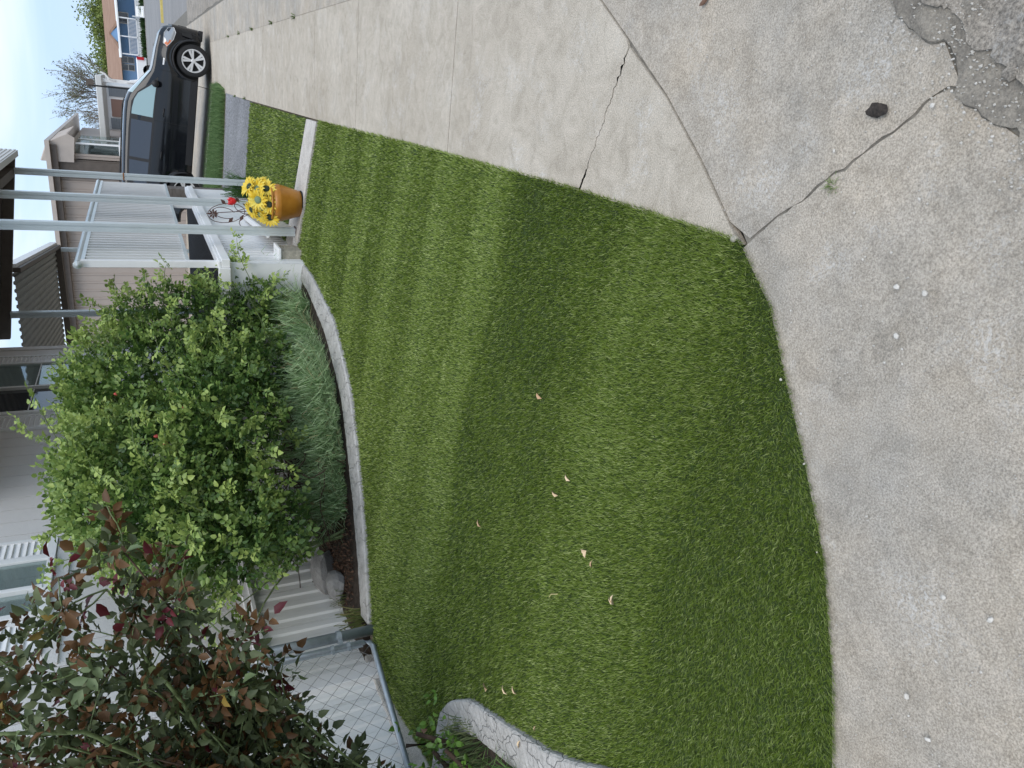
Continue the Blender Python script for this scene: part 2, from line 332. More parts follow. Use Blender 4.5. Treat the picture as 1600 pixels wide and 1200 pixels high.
# kerb joint curve between sidewalk and gutter
CURVE = [(0.635, 60), (0.635, 5.9), (0.60, 4.6), (0.53, 3.4), (0.40, 2.47), (0.25, 2.235), (0.09, 1.99), (-0.075, 1.78), (-0.235, 1.6), (-0.285, 1.515)]
ASPH = [(1.22, 60), (1.22, 6.5), (1.15, 4.6), (1.0, 3.2), (0.78, 2.2), (0.52, 1.62), (0.40, 1.36), (0.33, 1.26), (0.26, 1.19), (0.23, 1.10), (0.14, 1.03), (0.09, 0.96), (0.05, 0.88), (-0.03, 0.83), (-0.12, 0.72), (-0.35, 0.55), (-0.8, 0.32), (-1.6, 0.1), (-8, -0.4)]
# soil under everything near
sheet('joint_bed', [(1.6, -1.2), (1.6, 60), (-0.2, 60), (-0.2, 7), (-0.2, 1.6), (-0.5, 1.3), (-1.5, 0.7), (-9, 0.2), (-9, -1.2)], M['grime'], dz=-0.0095, step=0, fn=flat)
# road: broken asphalt edge near the viewer
rr = random.Random(3)
asp = []
for a, b in zip(ASPH[:-1], ASPH[1:]):
    n = max(1, int(math.hypot(a[0] - b[0], a[1] - b[1]) / 0.05)) if a[1] < 6 else max(1, int(abs(a[1] - b[1]) / 0.6))
    for i in range(n):
        t = i / n; am = 0.014 if a[1] < 6 else 0.03
        asp.append((a[0] + (b[0] - a[0]) * t + rr.uniform(-am, am), a[1] + (b[1] - a[1]) * t + rr.uniform(-am, am)))
asp.append(ASPH[-1])
near_asp = [p for p in asp if p[1] < 24] 
def fr(x, y):
    return 0.012 * math.sin(x * 9 + 2 * y) * math.cos(y * 11 - x * 3) * (1 if y < 3 else 0.3) + 0.006
sheet('road', [(1.22, 24)] + [(x + 0.05, y) if y > 6 else (x + 0.035, y - 0.02) for x, y in near_asp[1:]] + [(-8, -4), (9, -4), (9, 24)], M['asphalt'], dz=-0.012, step=0.12 if False else 0.3, fn=fr, thick=0.05)
sheet('cross_road', [(9.004, -4), (60, -4), (60, 24.004), (9.004, 24.004)], M['farroad'], dz=-0.012, step=0, fn=flat)
sheet('cross_road', [(60, 24.008), (60, 80), (-60, 80), (-60, 26.0), (1.0, 26.0), (1.0, 24.008)], M['farroad'], dz=-0.012, step=0, fn=flat)
# gutter slabs (gap of dirt between them)
def off(poly, d): return poly
def strip(a, b):
    return list(a) + list(b)[::-1]
def cut(curve, y0, y1):
    out = []
    def at(y):
        for (a, b), (c, d) in zip(curve[:-1], curve[1:]):
            if d <= y <= b: t = (b - y) / (b - d) if b != d else 0; return (a + (c - a) * t, y)
    out.append(at(y1)); out += [p for p in curve if y0 < p[1] < y1]; out.append(at(y0)); return out
gyw = [1.3, 4.0, 7.2, 10.3, 13.1, 16, 19, 22, 26, 30]
gutter_polys = []
kjL, kjR = (-0.282, 1.508), (0.235, 1.0)
cvL = [(x + 0.002, y) for x, y in CURVE]
for y0, y1 in zip(gyw[1:-1], gyw[2:]):
    gutter_polys.append(strip(cut(cvL, y0 + 0.006, y1 - 0.006), cut(ASPH, y0 + 0.006, y1 - 0.006)))
J1 = jag((-0.262, 1.512), (0.14, 1.06), 22, 0.006, 5)
gutter_polys.append(cut(cvL, 1.6, 4.0 - 0.006) + J1 + [p for p in cut(ASPH, 1.0, 4.0 - 0.006)][::-1][1:])
E0 = [tuple(p) for p in EDGE if p[1] < 1.5]
J2 = [(x - 0.002 - 0.004 * abs(math.sin(i * .9)), y - 0.002 - 0.004 * abs(math.sin(i * .9))) for i, (x, y) in enumerate(J1)]
gutter_polys.append([(-0.30, 1.535), (-0.275, 1.512)] + J2[1:] + [p for p in ASPH if p[1] < 1.0] + [(-8, 0.27)] + [(x - 0.012, y + 0.02) for x, y in E0[::-1] if x > -7.9])
def fg(x, y):   # rolled profile: gutter dips then a faint hump
    d = 0
    return -0.002 + 0.0015 * math.sin(7 * x + 3 * y) * math.sin(5 * y)
for i, p in enumerate(gutter_polys):
    sheet('gutter', p, M['gut'], dz=-0.004, step=0.25, fn=fg, thick=0.03)
from mathutils import noise as mn
def fine(pl, stp, amp, sd_):
    r_ = random.Random(sd_); out = []
    for (a0, b0), (a1, b1) in zip(pl[:-1], pl[1:]):
        n_ = max(1, int(math.hypot(a1 - a0, b1 - b0) / stp))
        for i in range(n_):
            t_ = i / n_; x = a0 + (a1 - a0) * t_; y = b0 + (b1 - b0) * t_; v = mn.noise_vector((x * 17, y * 17, sd_)); w = mn.noise_vector((x * 60, y * 60, sd_ + 3.3)); out.append((x + amp * v.x + amp * .3 * w.x, y + amp * v.y + amp * .3 * w.y))
    return out + [pl[-1]]
AE = [p for p in ASPH if p[1] < 3.3 and p[0] > -1.7]
def ribbon(name, A, B, ns, m_, mt, fn, amp, cols_curve=1.0):
    def rs_(P, n_):
        P = np.array(P); L_ = np.concatenate([[0], np.cumsum(np.hypot(*np.diff(P, axis=0).T))]); t_ = np.linspace(0, L_[-1], n_); return np.stack([np.interp(t_, L_, P[:, 0]), np.interp(t_, L_, P[:, 1])], 1)
    a_, b_2 = rs_(A, ns), rs_(B, ns); vs = []
    for i in range(ns):
        for j in range(m_ + 1):
            u = (j / m_) ** cols_curve; x, y = a_[i] * (1 - u) + b_2[i] * u; k_ = max(0, 1 - u * 3)
            v = mn.noise_vector((x * 15, y * 15, amp * 100)); w_ = mn.noise_vector((x * 55, y * 55, 3.3)); x += k_ * amp * (v.x + .35 * w_.x); y += k_ * amp * (v.y + .35 * w_.y)
            vs.append((x, y, -0.03 if j == 0 else fn(x, y)))
    o_ = MB().add(vs, [(i * (m_ + 1) + j, i * (m_ + 1) + j + 1, (i + 1) * (m_ + 1) + j + 1, (i + 1) * (m_ + 1) + j) for i in range(ns - 1) for j in range(m_)]).build(name, mt, smooth=False); o_['kind'] = 'structure'
    if o_.data.polygons[(ns // 2) * m_ + m_ - 1].normal.z < 0: o_.data.flip_normals()
    return o_
ribbon('edge_dirt', [(x - 0.02, y + 0.008) for x, y in AE], [(x + 0.16, y - 0.13) for x, y in AE], 420, 16, M['dirt'], lambda x, y: 0.0015 + 0.010 * max(0, mn.noise((x * 14, y * 14, 0.5))) + 0.004 * abs(mn.noise((x * 50, y * 50, 2.0))), 0.028)
ribbon('road_edge', [(x + 0.05, y - 0.04) for x, y in AE], [(x + 0.9, y - 0.8) for x, y in AE], 360, 60, M['asphalt'], lambda x, y: 0.014 + 0.020 * mn.noise((x * 9, y * 9, 7.5)) + 0.009 * mn.noise((x * 32, y * 32, 1.5)), 0.045, 1.5)
# sidewalk slabs
ewX = -0.245
sj = [3.82, 5.75, 7.25, 8.95, 10.35, 11.95, 13.3, 16.1, 19.0, 22.0, 25.0]
slabs = []
cvR = [(x - 0.0035, y) for x, y in CURVE]
for y0, y1 in zip(sj[:-1], sj[1:]):
    slabs.append(cut(cvR, y0 + 0.004, y1 - 0.004)[::-1] + [(ewX - 0.03, y1 - 0.004), (ewX - 0.03, y0 + 0.004)])
crk = jag((0.235, 2.235), (-0.29, 2.44), 44, 0.008, 9)
ca = [(x, y + 0.004 - 0.0025 * i / 44) for i, (x, y) in enumerate(crk)]; cb = [(x, y - 0.004 + 0.0025 * i / 44) for i, (x, y) in enumerate(crk)]
slabs.append([p for p in cut(cvR, 2.26, 3.816)][::-1] + [(-0.275, 3.816)] + ca[::-1])
slabs.append(cb + [(-0.285, 1.54)] + [p for p in cvR if p[1] < 2.22][::-1][1:])
for p in slabs: sheet('sidewalk', p, M['walk'], dz=0.0, step=0.3, fn=flat, thick=0.03)

# yard base under lawns and beds
yard = [(x - 0.01, y) for x, y in [tuple(p) for p in EDGE] if y < 45]
sheet('yard_ground', [(-0.29, 25.9)] + yard + [(-12, 0.3), (-12, 25.9)], M['earth'], dz=-0.03, step=0.3, thick=0.1)

# walkway from the sidewalk to the porch
sheet('walkway', [(-0.292, 7.09), (-0.292, 7.54), (-1.6, 7.86), (-3.4, 8.1), (-3.4, 7.5), (-1.6, 7.30)], M['path'], dz=0.012, step=0.3, thick=0.05)
sheet('gravel_path', [(-0.285, 11.55), (-0.26, 14.7), (-1.45, 14.1), (-3.4, 13.6), (-3.4, 11.0), (-1.3, 11.3)], M['gravel'], dz=0.006, step=0.3, thick=0.04)
sheet('driveway', [(-0.29, 16.6), (-0.29, 24), (-9, 24), (-9, 16.9), (-2, 16.6)], M['gut'], dz=0.004, step=0.5, thick=0.04)

# lawns (artificial turf)
BED_OUT = [(-1.40, 7.40), (-1.559, 7.086), (-1.571, 6.485), (-1.706, 5.546), (-1.939, 5.004), (-2.057, 4.788), (-2.253, 4.554), (-2.571, 4.21), (-2.889, 3.925), (-3.188, 3.686)]
BED_IN = [(-1.62, 7.42), (-1.71, 7.05), (-1.73, 6.55), (-1.88, 5.75), (-2.06, 5.25), (-2.19, 4.98), (-2.40, 4.72), (-2.69, 4.38), (-2.98, 4.08), (-3.23, 3.86)]
RING_OUT = [(-3.45, 2.70), (-3.168, 2.69), (-2.988, 2.679), (-2.841, 2.601), (-2.686, 2.435), (-2.552, 2.117), (-2.432, 1.849), (-2.34, 1.697), (-2.192, 1.504), (-2.0, 1.25), (-1.9, 1.0)]
RING_IN = [(-3.45, 2.56), (-3.25, 2.56), (-3.06, 2.55), (-2.93, 2.47), (-2.83, 2.33), (-2.73, 2.06), (-2.64, 1.83), (-2.53, 1.64), (-2.4, 1.45), (-2.3, 1.25), (-2.2, 1.0)]
E_l = [(x - 0.008, y) for x, y in [tuple(p) for p in EDGE] if y < 7.04 and x > -1.7]
lawn_poly = [(-0.29, 7.04)] + E_l + [(-1.85, 0.80)] + RING_OUT[::-1][:-1] + [(-3.5, 2.72), (-3.5, 3.4)] + BED_OUT[::-1] + [(-1.45, 7.2)]
sheet('turf_base', lawn_poly, M['turfbase'], dz=0.0, step=0.3, thick=0.03)
lawn2_poly = [(-0.29, 7.58), (-0.295, 11.5), (-1.3, 11.24), (-3.3, 10.9), (-3.3, 8.14), (-1.6, 7.92)]
sheet('turf_base', lawn2_poly, M['turfbase'], dz=0.0, step=0.3, thick=0.03)
g3_poly = [(-0.20, 14.85), (-0.12, 15.8), (-0.17, 16.55), (-2, 16.55), (-5, 16.8), (-5, 14.2), (-1.5, 14.15)]
sheet('planting_bed', BED_IN + [(-3.5, 3.7), (-3.5, 8.0), (-1.62, 7.6)], M['soil'], dz=0.015, step=0.3, thick=0.05)
sheet('planting_bed', RING_IN[:-1] + [(-2.4, 0.7), (-6, 0.7), (-6, 2.6)], M['soil'], dz=0.012, step=0.3, thick=0.05)

def blades(name, P, length, width, leanvec, tint, m, segs=2, curl=0.35):
    """P (n,3) bases; leanvec (n,2) horizontal tip offset as fraction of length; returns object"""
    n = len(P); ang = nr.uniform(0, 2 * np.pi, n); wx, wy = np.cos(ang) * width / 2, np.sin(ang) * width / 2
    up = np.sqrt(np.clip(1 - (leanvec ** 2).sum(1), 0.05, 1))
    rows = []
    for s in range(segs):
        t = s / segs; wv = 1 - 0.35 * t
        bx = P[:, 0] + leanvec[:, 0] * length * (t ** (1 + curl * 2)); by = P[:, 1] + leanvec[:, 1] * length * (t ** (1 + curl * 2)); bz = P[:, 2] + up * length * t * (1 if segs == 2 else (1.25 - 0.45 * t * (leanvec ** 2).sum(1) ** .5))
        rows.append(np.stack([bx - wx * wv, by - wy * wv, bz], 1)); rows.append(np.stack([bx + wx * wv, by + wy * wv, bz], 1))
    tip = np.stack([P[:, 0] + leanvec[:, 0] * length, P[:, 1] + leanvec[:, 1] * length, P[:, 2] + up * length * (1 if segs == 2 else 0.62)], 1)
    rows.append(tip); k = len(rows); V = np.stack(rows, 1).reshape(-1, 3)
    base = (np.arange(n) * k)[:, None]; quads = []
    for s in range(segs - 1): quads.append(base + np.array([[2 * s, 2 * s + 1, 2 * s + 3, 2 * s + 2]]))
    tri = base + np.array([[2 * segs - 2, 2 * segs - 1, 2 * segs]])
    loops = np.concatenate([q for q in quads] + [tri], 1).ravel(); sizes = np.tile(np.array([4] * (segs - 1) + [3]), n)
    return np_obj(name, V, loops, sizes, m, np.repeat(tint, k, 0))

def lawn(name, poly, dens0, ref, length, wid, label):
    xs = [p[0] for p in poly]; ys = [p[1] for p in poly]; x0, x1, y0, y1 = min(xs), max(xs), min(ys), max(ys)
    n = int((x1 - x0) * (y1 - y0) * dens0)
    X = nr.uniform(x0, x1, n); Y = nr.uniform(y0, y1, n)
    D = np.sqrt(X ** 2 + Y ** 2 + 1.9)
    keep = nr.uniform(0, 1, n) < np.clip((ref / D) ** 1.9, 0, 1); X, Y, D = X[keep], Y[keep], D[keep]
    k = pts_in(poly, X, Y); X, Y, D = X[k], Y[k], D[k]; n = len(X)
    Z = hz(X, Y) + 0.0
    sc_ = np.clip(D / ref, 1, 5)
    # pile lies in bands across the strip, combed one way or the other
    wob = Y + 0.035 * np.sin(2.1 * X + 1) + 0.02 * np.sin(5.3 * X) + nr.normal(0, .02, n)
    bk = [(0.8, -.95), (1.15, -.9), (1.38, -.6), (1.5, .1), (1.75, .5), (2.05, .45), (2.12, -.2), (2.4, -.5), (2.6, -.65), (2.9, -.6), (3.02, .8), (3.28, .9), (3.33, .3), (3.58, .35), (3.63, .9), (3.9, .8), (3.96, .0), (4.25, .2), (4.3, .75), (4.6, .65), (4.66, -.15), (5.0, .0), (5.05, .7), (5.4, .55), (5.46, -.2), (5.85, 0), (5.92, .6), (6.3, .4), (6.36, -.2), (6.75, .0), (6.8, .5), (7.2, .2), (8.2, .3), (8.3, -.2), (9, .1), (9.1, .6), (10, .2), (10.1, -.2), (12, .3)]
    band = np.interp(wob, [q[0] for q in bk], [q[1] for q in bk])
    fine = 0.22 * np.sin(wob * 31 + 2 * np.sin(X * 2)) * np.sin(wob * 11 + 1.3 * X) + 0.22 * np.sin(X * 3.1 + Y * 4.3) * np.sin(X * 7.7 - Y * 2.9)
    b = np.clip(band + fine, -1, 1)
    lean = np.stack([nr.normal(-0.02, 0.34, n) + 0.10 * b, nr.normal(0, 0.34, n) + 0.72 * b], 1)
    edge_d = hz(X, Y) / SL; fr_ = np.clip(1 - edge_d / 0.05, 0, 1)[:, None]; lean = lean + fr_ * np.where(Y[:, None] > 1.55, np.array([[0.5, 0.0]]), np.array([[0.25, -0.5]]))
    mag = np.sqrt((lean ** 2).sum(1)); lean *= (np.minimum(mag, 0.9) / np.maximum(mag, 1e-6))[:, None]
    tuftn = np.sin(X * 210 + 3 * np.sin(Y * 90)) * np.sin(Y * 190 + 3 * np.sin(X * 110)) * 0.5 + np.sin(X * 67 + 2 * np.sin(Y * 41)) * np.sin(Y * 73 + 2 * np.sin(X * 37)) * 0.5
    ln = length * nr.uniform(0.7, 1.15, n) * (1 + 0.25 * (sc_ - 1) / 4) * (1 + 0.35 * tuftn) * (1 + 0.5 * fr_[:, 0] * nr.uniform(0, 1, n))
    r = nr.uniform(0, 1, n)[:, None]
    c1 = np.array([0.052, 0.098, 0.008]); c2 = np.array([0.195, 0.272, 0.036]); c3 = np.array([0.46, 0.52, 0.21])
    tint = np.where(r < 0.55, c1 + (c2 - c1) * r / 0.55, c2 + (c3 - c2) * np.clip((r - 0.55) / 0.45, 0, 1) ** 2)
    P = np.stack([X, Y, Z], 1)
    print(name, n)
    o = blades(name, P, ln, wid * sc_ * nr.uniform(0.7, 1.2, n), lean, tint, M['blade'])
    tag(o, label, 'artificial lawn', kind='stuff'); return o
fringe_poly = [(-0.275, 7.04)] + [(x + 0.008, y - 0.008) for x, y in E_l] + lawn_poly[1 + len(E_l):]
lawn('lawn', fringe_poly, 88000, 2.2, 0.0190, 0.0019, 'large striped green artificial lawn between sidewalk and stamped edging')
lawn('lawn', lawn2_poly, 12000, 4.5, 0.028, 0.0040, 'small green artificial lawn beyond the walkway and orange flowerpot')

def wild(name, poly, n, length, wid, tints, label, spread=0.35, segs=3, dz=0.0, cat='grass', m='grassb', dirv=(0, 0)):
    xs = [p[0] for p in poly]; ys = [p[1] for p in poly]; X = nr.uniform(min(xs), max(xs), n * 2); Y = nr.uniform(min(ys), max(ys), n * 2)
    k = pts_in(poly, X, Y); X, Y = X[k][:n], Y[k][:n]; n = len(X)
    lean = nr.normal(0, spread, (n, 2)) + np.array(dirv); mag = np.sqrt((lean ** 2).sum(1)); lean *= (np.minimum(mag, 0.93) / np.maximum(mag, 1e-6))[:, None]
    t0, t1 = np.array(tints[0]), np.array(tints[1]); tint = t0 + (t1 - t0) * nr.uniform(0, 1, (n, 1)) ** 1.4
    o = blades(name, np.stack([X, Y, hz(X, Y) + dz], 1), length * nr.uniform(0.55, 1.15, n), wid * nr.uniform(0.7, 1.2, n), lean, tint, M[m], segs=segs)
    tag(o, label, cat, kind='stuff'); return o
wild('wild_grass', g3_poly, 42000, 0.15, 0.007, [(0.05, 0.11, 0.03), (0.24, 0.36, 0.14)], 'taller dark green natural grass strip in front of the parked car', segs=2)

# ------------------------------------------------------------- stamped concrete edging
def edging(name, outer, inner, label, h=0.072):
    def res(pl, n):
        P = [Vector(p) for p in pl]; L_ = [0]
        for a, b in zip(P[:-1], P[1:]): L_.append(L_[-1] + (b - a).length)
        t = np.linspace(0, L_[-1], n); x = np.interp(t, L_, [p.x for p in P]); y = np.interp(t, L_, [p.y for p in P])
        for _ in range(6):
            x[1:-1] = (x[:-2] + 2 * x[1:-1] + x[2:]) / 4; y[1:-1] = (y[:-2] + 2 * y[1:-1] + y[2:]) / 4
        return x, y
    n = 140; xo, yo = res(outer, n); xi, yi = res(inner, n); vs = []; prof = [(0, 0), (0.01, 0.85), (0.05, 0.97), (0.3, 1.0), (0.55, 1.0), (0.85, 0.99), (0.97, 0.9), (1, 0)]
    for i in range(n):
        for (u, w) in prof:
            x = xo[i] + (xi[i] - xo[i]) * u; y = yo[i] + (yi[i] - yo[i]) * u; z0 = min(h1(xo[i], yo[i]), h1(xi[i], yi[i]))
            zz = h1(x, y); vs.append((x, y, zz - 0.04 + (h * w if w else 0) * 1.0 + rnd.uniform(-.0022, .0022)))
    k = len(prof); fs = [(i * k + j, i * k + j + 1, (i + 1) * k + j + 1, (i + 1) * k + j) for i in range(n - 1) for j in range(k - 1)] + [tuple(range(k)), tuple(range((n - 1) * k, n * k))]
    o = MB().add(vs, fs).build(name, M['curb'], smooth=False); tag(o, label, 'garden edging'); return o
edging('garden_edging', BED_OUT, BED_IN, 'long curved grey stamped concrete edging between lawn and shrub bed')
edging('garden_edging', RING_OUT, RING_IN, 'short rounded grey stamped concrete edging below the red-leaved rose bush', h=0.078)

# ------------------------------------------------------------- planting helpers
def smooth_path(p0, d0, length, n, droop, jit, r):
    p = Vector(p0); d = Vector(d0).normalized(); pts = [p.copy()]; st = length / n
    for i in range(n):
        d = (d + Vector((r.gauss(0, jit), r.gauss(0, jit), r.gauss(0, jit) - droop * (i / n)))).normalized(); p = p + d * st; pts.append(p.copy())
    return pts
def leaf_np(name, C, A, Nn, Ln, Wd, tint, m, parent=None, fold=0.22):
    """leaflets: base C, axis A, normal Nn, length, width -> pointed oval with folded midrib"""
    A = A / np.linalg.norm(A, axis=1)[:, None]; S = np.cross(Nn, A); S /= np.maximum(np.linalg.norm(S, axis=1)[:, None], 1e-6); U = np.cross(A, S)
    L_ = Ln[:, None]; W_ = Wd[:, None]
    rows = [C, C + A * L_ * 0.30 - S * W_ * 0.46 + U * W_ * fold, C + A * L_ * 0.68 - S * W_ * 0.36 + U * W_ * fold * 0.7, C + A * L_ - U * L_ * 0.10,
            C + A * L_ * 0.68 + S * W_ * 0.36 + U * W_ * fold * 0.7, C + A * L_ * 0.30 + S * W_ * 0.46 + U * W_ * fold, C + A * L_ * 0.35, C + A * L_ * 0.7]
    V = np.stack(rows, 1).reshape(-1, 3); n = len(C); b = (np.arange(n) * 8)[:, None]
    q = [[0, 6, 1], [1, 6, 7, 2], [2, 7, 3], [0, 5, 6], [6, 5, 4, 7], [7, 4, 3]]
    loops = np.concatenate([b + np.array([x]) for x in q], 1).ravel(); sizes = np.tile([len(x) for x in q], n)
    return np_obj(name, V, loops, np.array(sizes), m, np.repeat(tint, 8, 0), parent)
def sprigs(pos, axis, size, nl, r_up=0.6):
    """compound leaves: arrays of leaflets from sprig positions/axes. returns C,A,N,L, idx"""
    C, A, Nn, Ls, I = [], [], [], [], []
    for i in range(len(pos)):
        p = pos[i]; a = axis[i] / np.linalg.norm(axis[i]); up = nr.normal(0, 0.45, 3) + np.array([0.25, -0.25, 1.0]) * r_up
        s = np.cross(a, up); s /= np.linalg.norm(s) + 1e-9; u = np.cross(s, a); L0 = size[i]
        k = nl if isinstance(nl, int) else int(nr.integers(nl[0], nl[1]) // 2 * 2 + 1)
        pairs = (k - 1) // 2
        for j in range(pairs):
            t = (j + 0.6) / (pairs + 0.6)
            for sd in (-1, 1):
                C.append(p + a * L0 * 1.5 * t); A.append(a * 0.55 + s * sd * 0.9 + u * nr.normal(0, 0.15)); Nn.append(u + nr.normal(0, 0.22, 3)); Ls.append(L0 * (0.75 + 0.25 * t) * nr.uniform(0.85, 1.1)); I.append(i)
        C.append(p + a * L0 * 1.5); A.append(a + nr.normal(0, 0.12, 3)); Nn.append(u + nr.normal(0, 0.2, 3)); Ls.append(L0 * 1.1); I.append(i)
    return np.array(C), np.array(A), np.array(Nn), np.array(Ls), np.array(I)

# ------------------------------------------------------------- big green rose bush
gb = empty('rose_bush', (-2.75, 5.3, 0.3)); tag(gb, 'large dense bright green rose bush arching over the bed by the house', 'rose bush')
def pm(o, par):
    o.parent = par; o.matrix_parent_inverse = Matrix.Translation(par.location).inverted() if not par.rotation_euler[:] != (0, 0, 0) else par.matrix_world.inverted(); return o
BL = [((-2.72, 5.15, 1.50), (0.52, 0.95, 0.68)), ((-2.70, 4.42, 1.36), (0.40, 0.50, 0.58)), ((-2.35, 6.15, 1.45), (0.46, 0.70, 0.74)), ((-2.02, 6.75, 1.15), (0.30, 0.45, 0.72)),
      ((-2.35, 5.3, 1.05), (0.42, 0.80, 0.45)), ((-2.80, 5.30, 1.95), (0.38, 0.50, 0.25)), ((-2.64, 3.98, 1.12), (0.24, 0.30, 0.40)), ((-1.90, 6.85, 0.62), (0.22, 0.40, 0.32)), ((-2.22, 5.95, 0.66), (0.30, 0.50, 0.30)), ((-2.80, 4.35, 0.76), (0.30, 0.22, 0.20)), ((-2.6, 6.3, 1.95), (0.30, 0.55, 0.25))]
pos, ax, tn = [], [], []
vol = np.array([a[1][0] * a[1][1] * a[1][2] for a in BL]) ** 0.75; vol /= vol.sum()
NS = 15500
for i in range(NS):
    k = nr.choice(len(BL), p=vol); c, rad = BL[k]; d = nr.normal(0, 1, 3); d /= np.linalg.norm(d)
    rr_ = nr.uniform(0, 1) ** 0.35
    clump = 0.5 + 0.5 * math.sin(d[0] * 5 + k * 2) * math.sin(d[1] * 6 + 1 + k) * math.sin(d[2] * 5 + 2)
    if nr.uniform() < 0.62 and clump < 0.42: continue
    rr_ *= (0.82 + 0.32 * clump)
    p = np.array(c) + d * np.array(rad) * rr_
    if p[0] < -3.42 or p[2] < h1(p[0], p[1]) + 0.1: continue
    pos.append(p); ax.append(d * 0.7 + nr.normal(0, 0.55, 3) + np.array([0.1, 0, 0.25])); tn.append(clump * 0.6 + 0.4 * (rr_ > 0.85) + (0.25 if p[2] > 1.7 else 0))  # tint: yellow new growth, plus highlights outside and shade inside put into leaf colour
# shoots poking out of the crown
stems = MB(); rs = random.Random(5)
for i in range(150):
    k = rs.choice(range(8)); c, rad = BL[k]; d = Vector((rs.gauss(0.2, 0.8), rs.gauss(-0.1, 0.8), rs.gauss(0.35, 0.6))).normalized()
    p0 = Vector((c[0] + d.x * rad[0] * .8, c[1] + d.y * rad[1] * .8, c[2] + d.z * rad[2] * .8)); ln = rs.uniform(0.15, 0.46)
    if p0.x < -3.35: continue
    path = smooth_path(p0, d + Vector((0, 0, 0.4)), ln, 6, 0.25, 0.12, rs); stems.tube(path, [0.003] * 5 + [0.002, 0.0015], 4)
    for q in path[2:]:
        for _ in range(2): pos.append(np.array(q)); ax.append(nr.normal(0, 0.7, 3) + np.array(d) * 0.8); tn.append(1.15)
pos = np.array(pos); ax = np.array(ax); tn = np.array(tn)
for bx, by in [(-2.6, 5.0), (-2.8, 4.7), (-2.5, 5.6), (-2.9, 5.4), (-2.4, 6.3), (-2.7, 5.9), (-3.0, 4.5)]:
    for _ in range(4):
        q = Vector((bx + rs.uniform(-.1, .1), by + rs.uniform(-.1, .1), h1(bx, by)))
        path = smooth_path(q, (rs.gauss(0.05, 0.3), rs.gauss(0, 0.35), 1), rs.uniform(0.9, 1.5), 9, 0.12, 0.1, rs)
        stems.tube(path, np.linspace(rs.uniform(.007, .013), .003, 10), 5)
C, A, Nn, Ls, I = sprigs(pos, ax, nr.uniform(0.024, 0.050, len(pos)) , 5)
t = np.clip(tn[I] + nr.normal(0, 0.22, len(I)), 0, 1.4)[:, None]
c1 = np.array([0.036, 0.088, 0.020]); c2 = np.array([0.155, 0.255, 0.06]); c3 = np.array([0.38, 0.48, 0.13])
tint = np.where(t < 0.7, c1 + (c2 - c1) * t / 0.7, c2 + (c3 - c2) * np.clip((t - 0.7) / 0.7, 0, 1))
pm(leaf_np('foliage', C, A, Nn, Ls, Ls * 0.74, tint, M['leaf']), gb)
pm(stems.build('stem', M['cane']), gb)
# dead twigs and old leaves below
tw = MB()
for i in range(150):
    q = Vector((rs.uniform(-3.3, -2.45), rs.uniform(4.55, 5.7), 0)); q.x = min(q.x, -2.35 - 0.5 * (5.2 - q.y) * 0.6); q.z = h1(q.x, q.y) + rs.uniform(0.03, 0.45)
    tw.tube(smooth_path(q, (rs.gauss(0, 1), rs.gauss(0, 1), rs.gauss(0.15, 0.5)), rs.uniform(0.15, 0.55), 6, 0.1, 0.2, rs), [rs.uniform(.002, .005)] * 6 + [.001], 4)
pm(tw.build('dead_twig', M['twig']), gb)
# few red buds
bm_ = mat('pink_bud', (0.55, 0.08, 0.07), 0.5)
for p in [(-2.35, 5.5, 1.62), (-2.33, 5.0, 1.5), (-2.32, 4.85, 1.45), (-2.3, 5.75, 1.75), (-2.28, 5.35, 1.3)]:
    pm(MB().lathe([(0.004, -0.012), (0.013, 0), (0.012, 0.012), (0.004, 0.024)], 8, p).build('flower_bud', bm_), gb)
wild('leaf_litter', [(-3.4, 3.95), (-2.9, 4.25), (-2.45, 4.85), (-2.3, 5.6), (-3.4, 5.6)], 2600, 0.03, 0.014, [(0.05, 0.025, 0.015), (0.16, 0.09, 0.055)], 'dry reddish brown leaf litter in the dark bed under the rose bush', spread=0.8, segs=2, cat='leaf litter', m='dead', dz=0.02)

# ornamental grass along the bed
og = [(-1.68, 7.2), (-1.80, 6.4), (-1.95, 5.75), (-2.12, 5.28), (-2.26, 5.02), (-2.46, 4.76), (-2.75, 4.46), (-2.9, 4.4), (-2.72, 4.68), (-2.58, 5.0), (-2.4, 5.4), (-2.25, 6.0), (-2.05, 6.8), (-1.9, 7.3)]
gx, gy2, lx, ly, gl = [], [], [], [], []
rg = random.Random(77); path_ = og[:7]
for i in range(58):
    k = rg.random() * 5.99; j = int(k); f_r = k - j; cx = path_[j][0] * (1 - f_r) + path_[j + 1][0] * f_r - rg.uniform(.03, .17); cy = path_[j][1] * (1 - f_r) + path_[j + 1][1] * f_r + rg.uniform(.02, .14)
    n_ = rg.randint(60, 115); a_ = nr.uniform(0, 6.283, n_); q_ = nr.uniform(0, 1, n_) ** .5; rad_ = rg.uniform(.04, .08); gx.append(cx + np.cos(a_) * q_ * rad_); gy2.append(cy + np.sin(a_) * q_ * rad_)
    lx.append(np.cos(a_) * q_ * .75 + nr.normal(.14, .16, n_)); ly.append(np.sin(a_) * q_ * .75 + nr.normal(-.10, .16, n_)); gl.append(rg.uniform(.26, .46) * nr.uniform(.5, 1.15, n_))
gx, gy2, lx, ly, gl = map(np.concatenate, (gx, gy2, lx, ly, gl)); lean_ = np.stack([lx, ly], 1); mg_ = np.sqrt((lean_ ** 2).sum(1)); lean_ *= (np.minimum(mg_, .93) / np.maximum(mg_, 1e-6))[:, None]
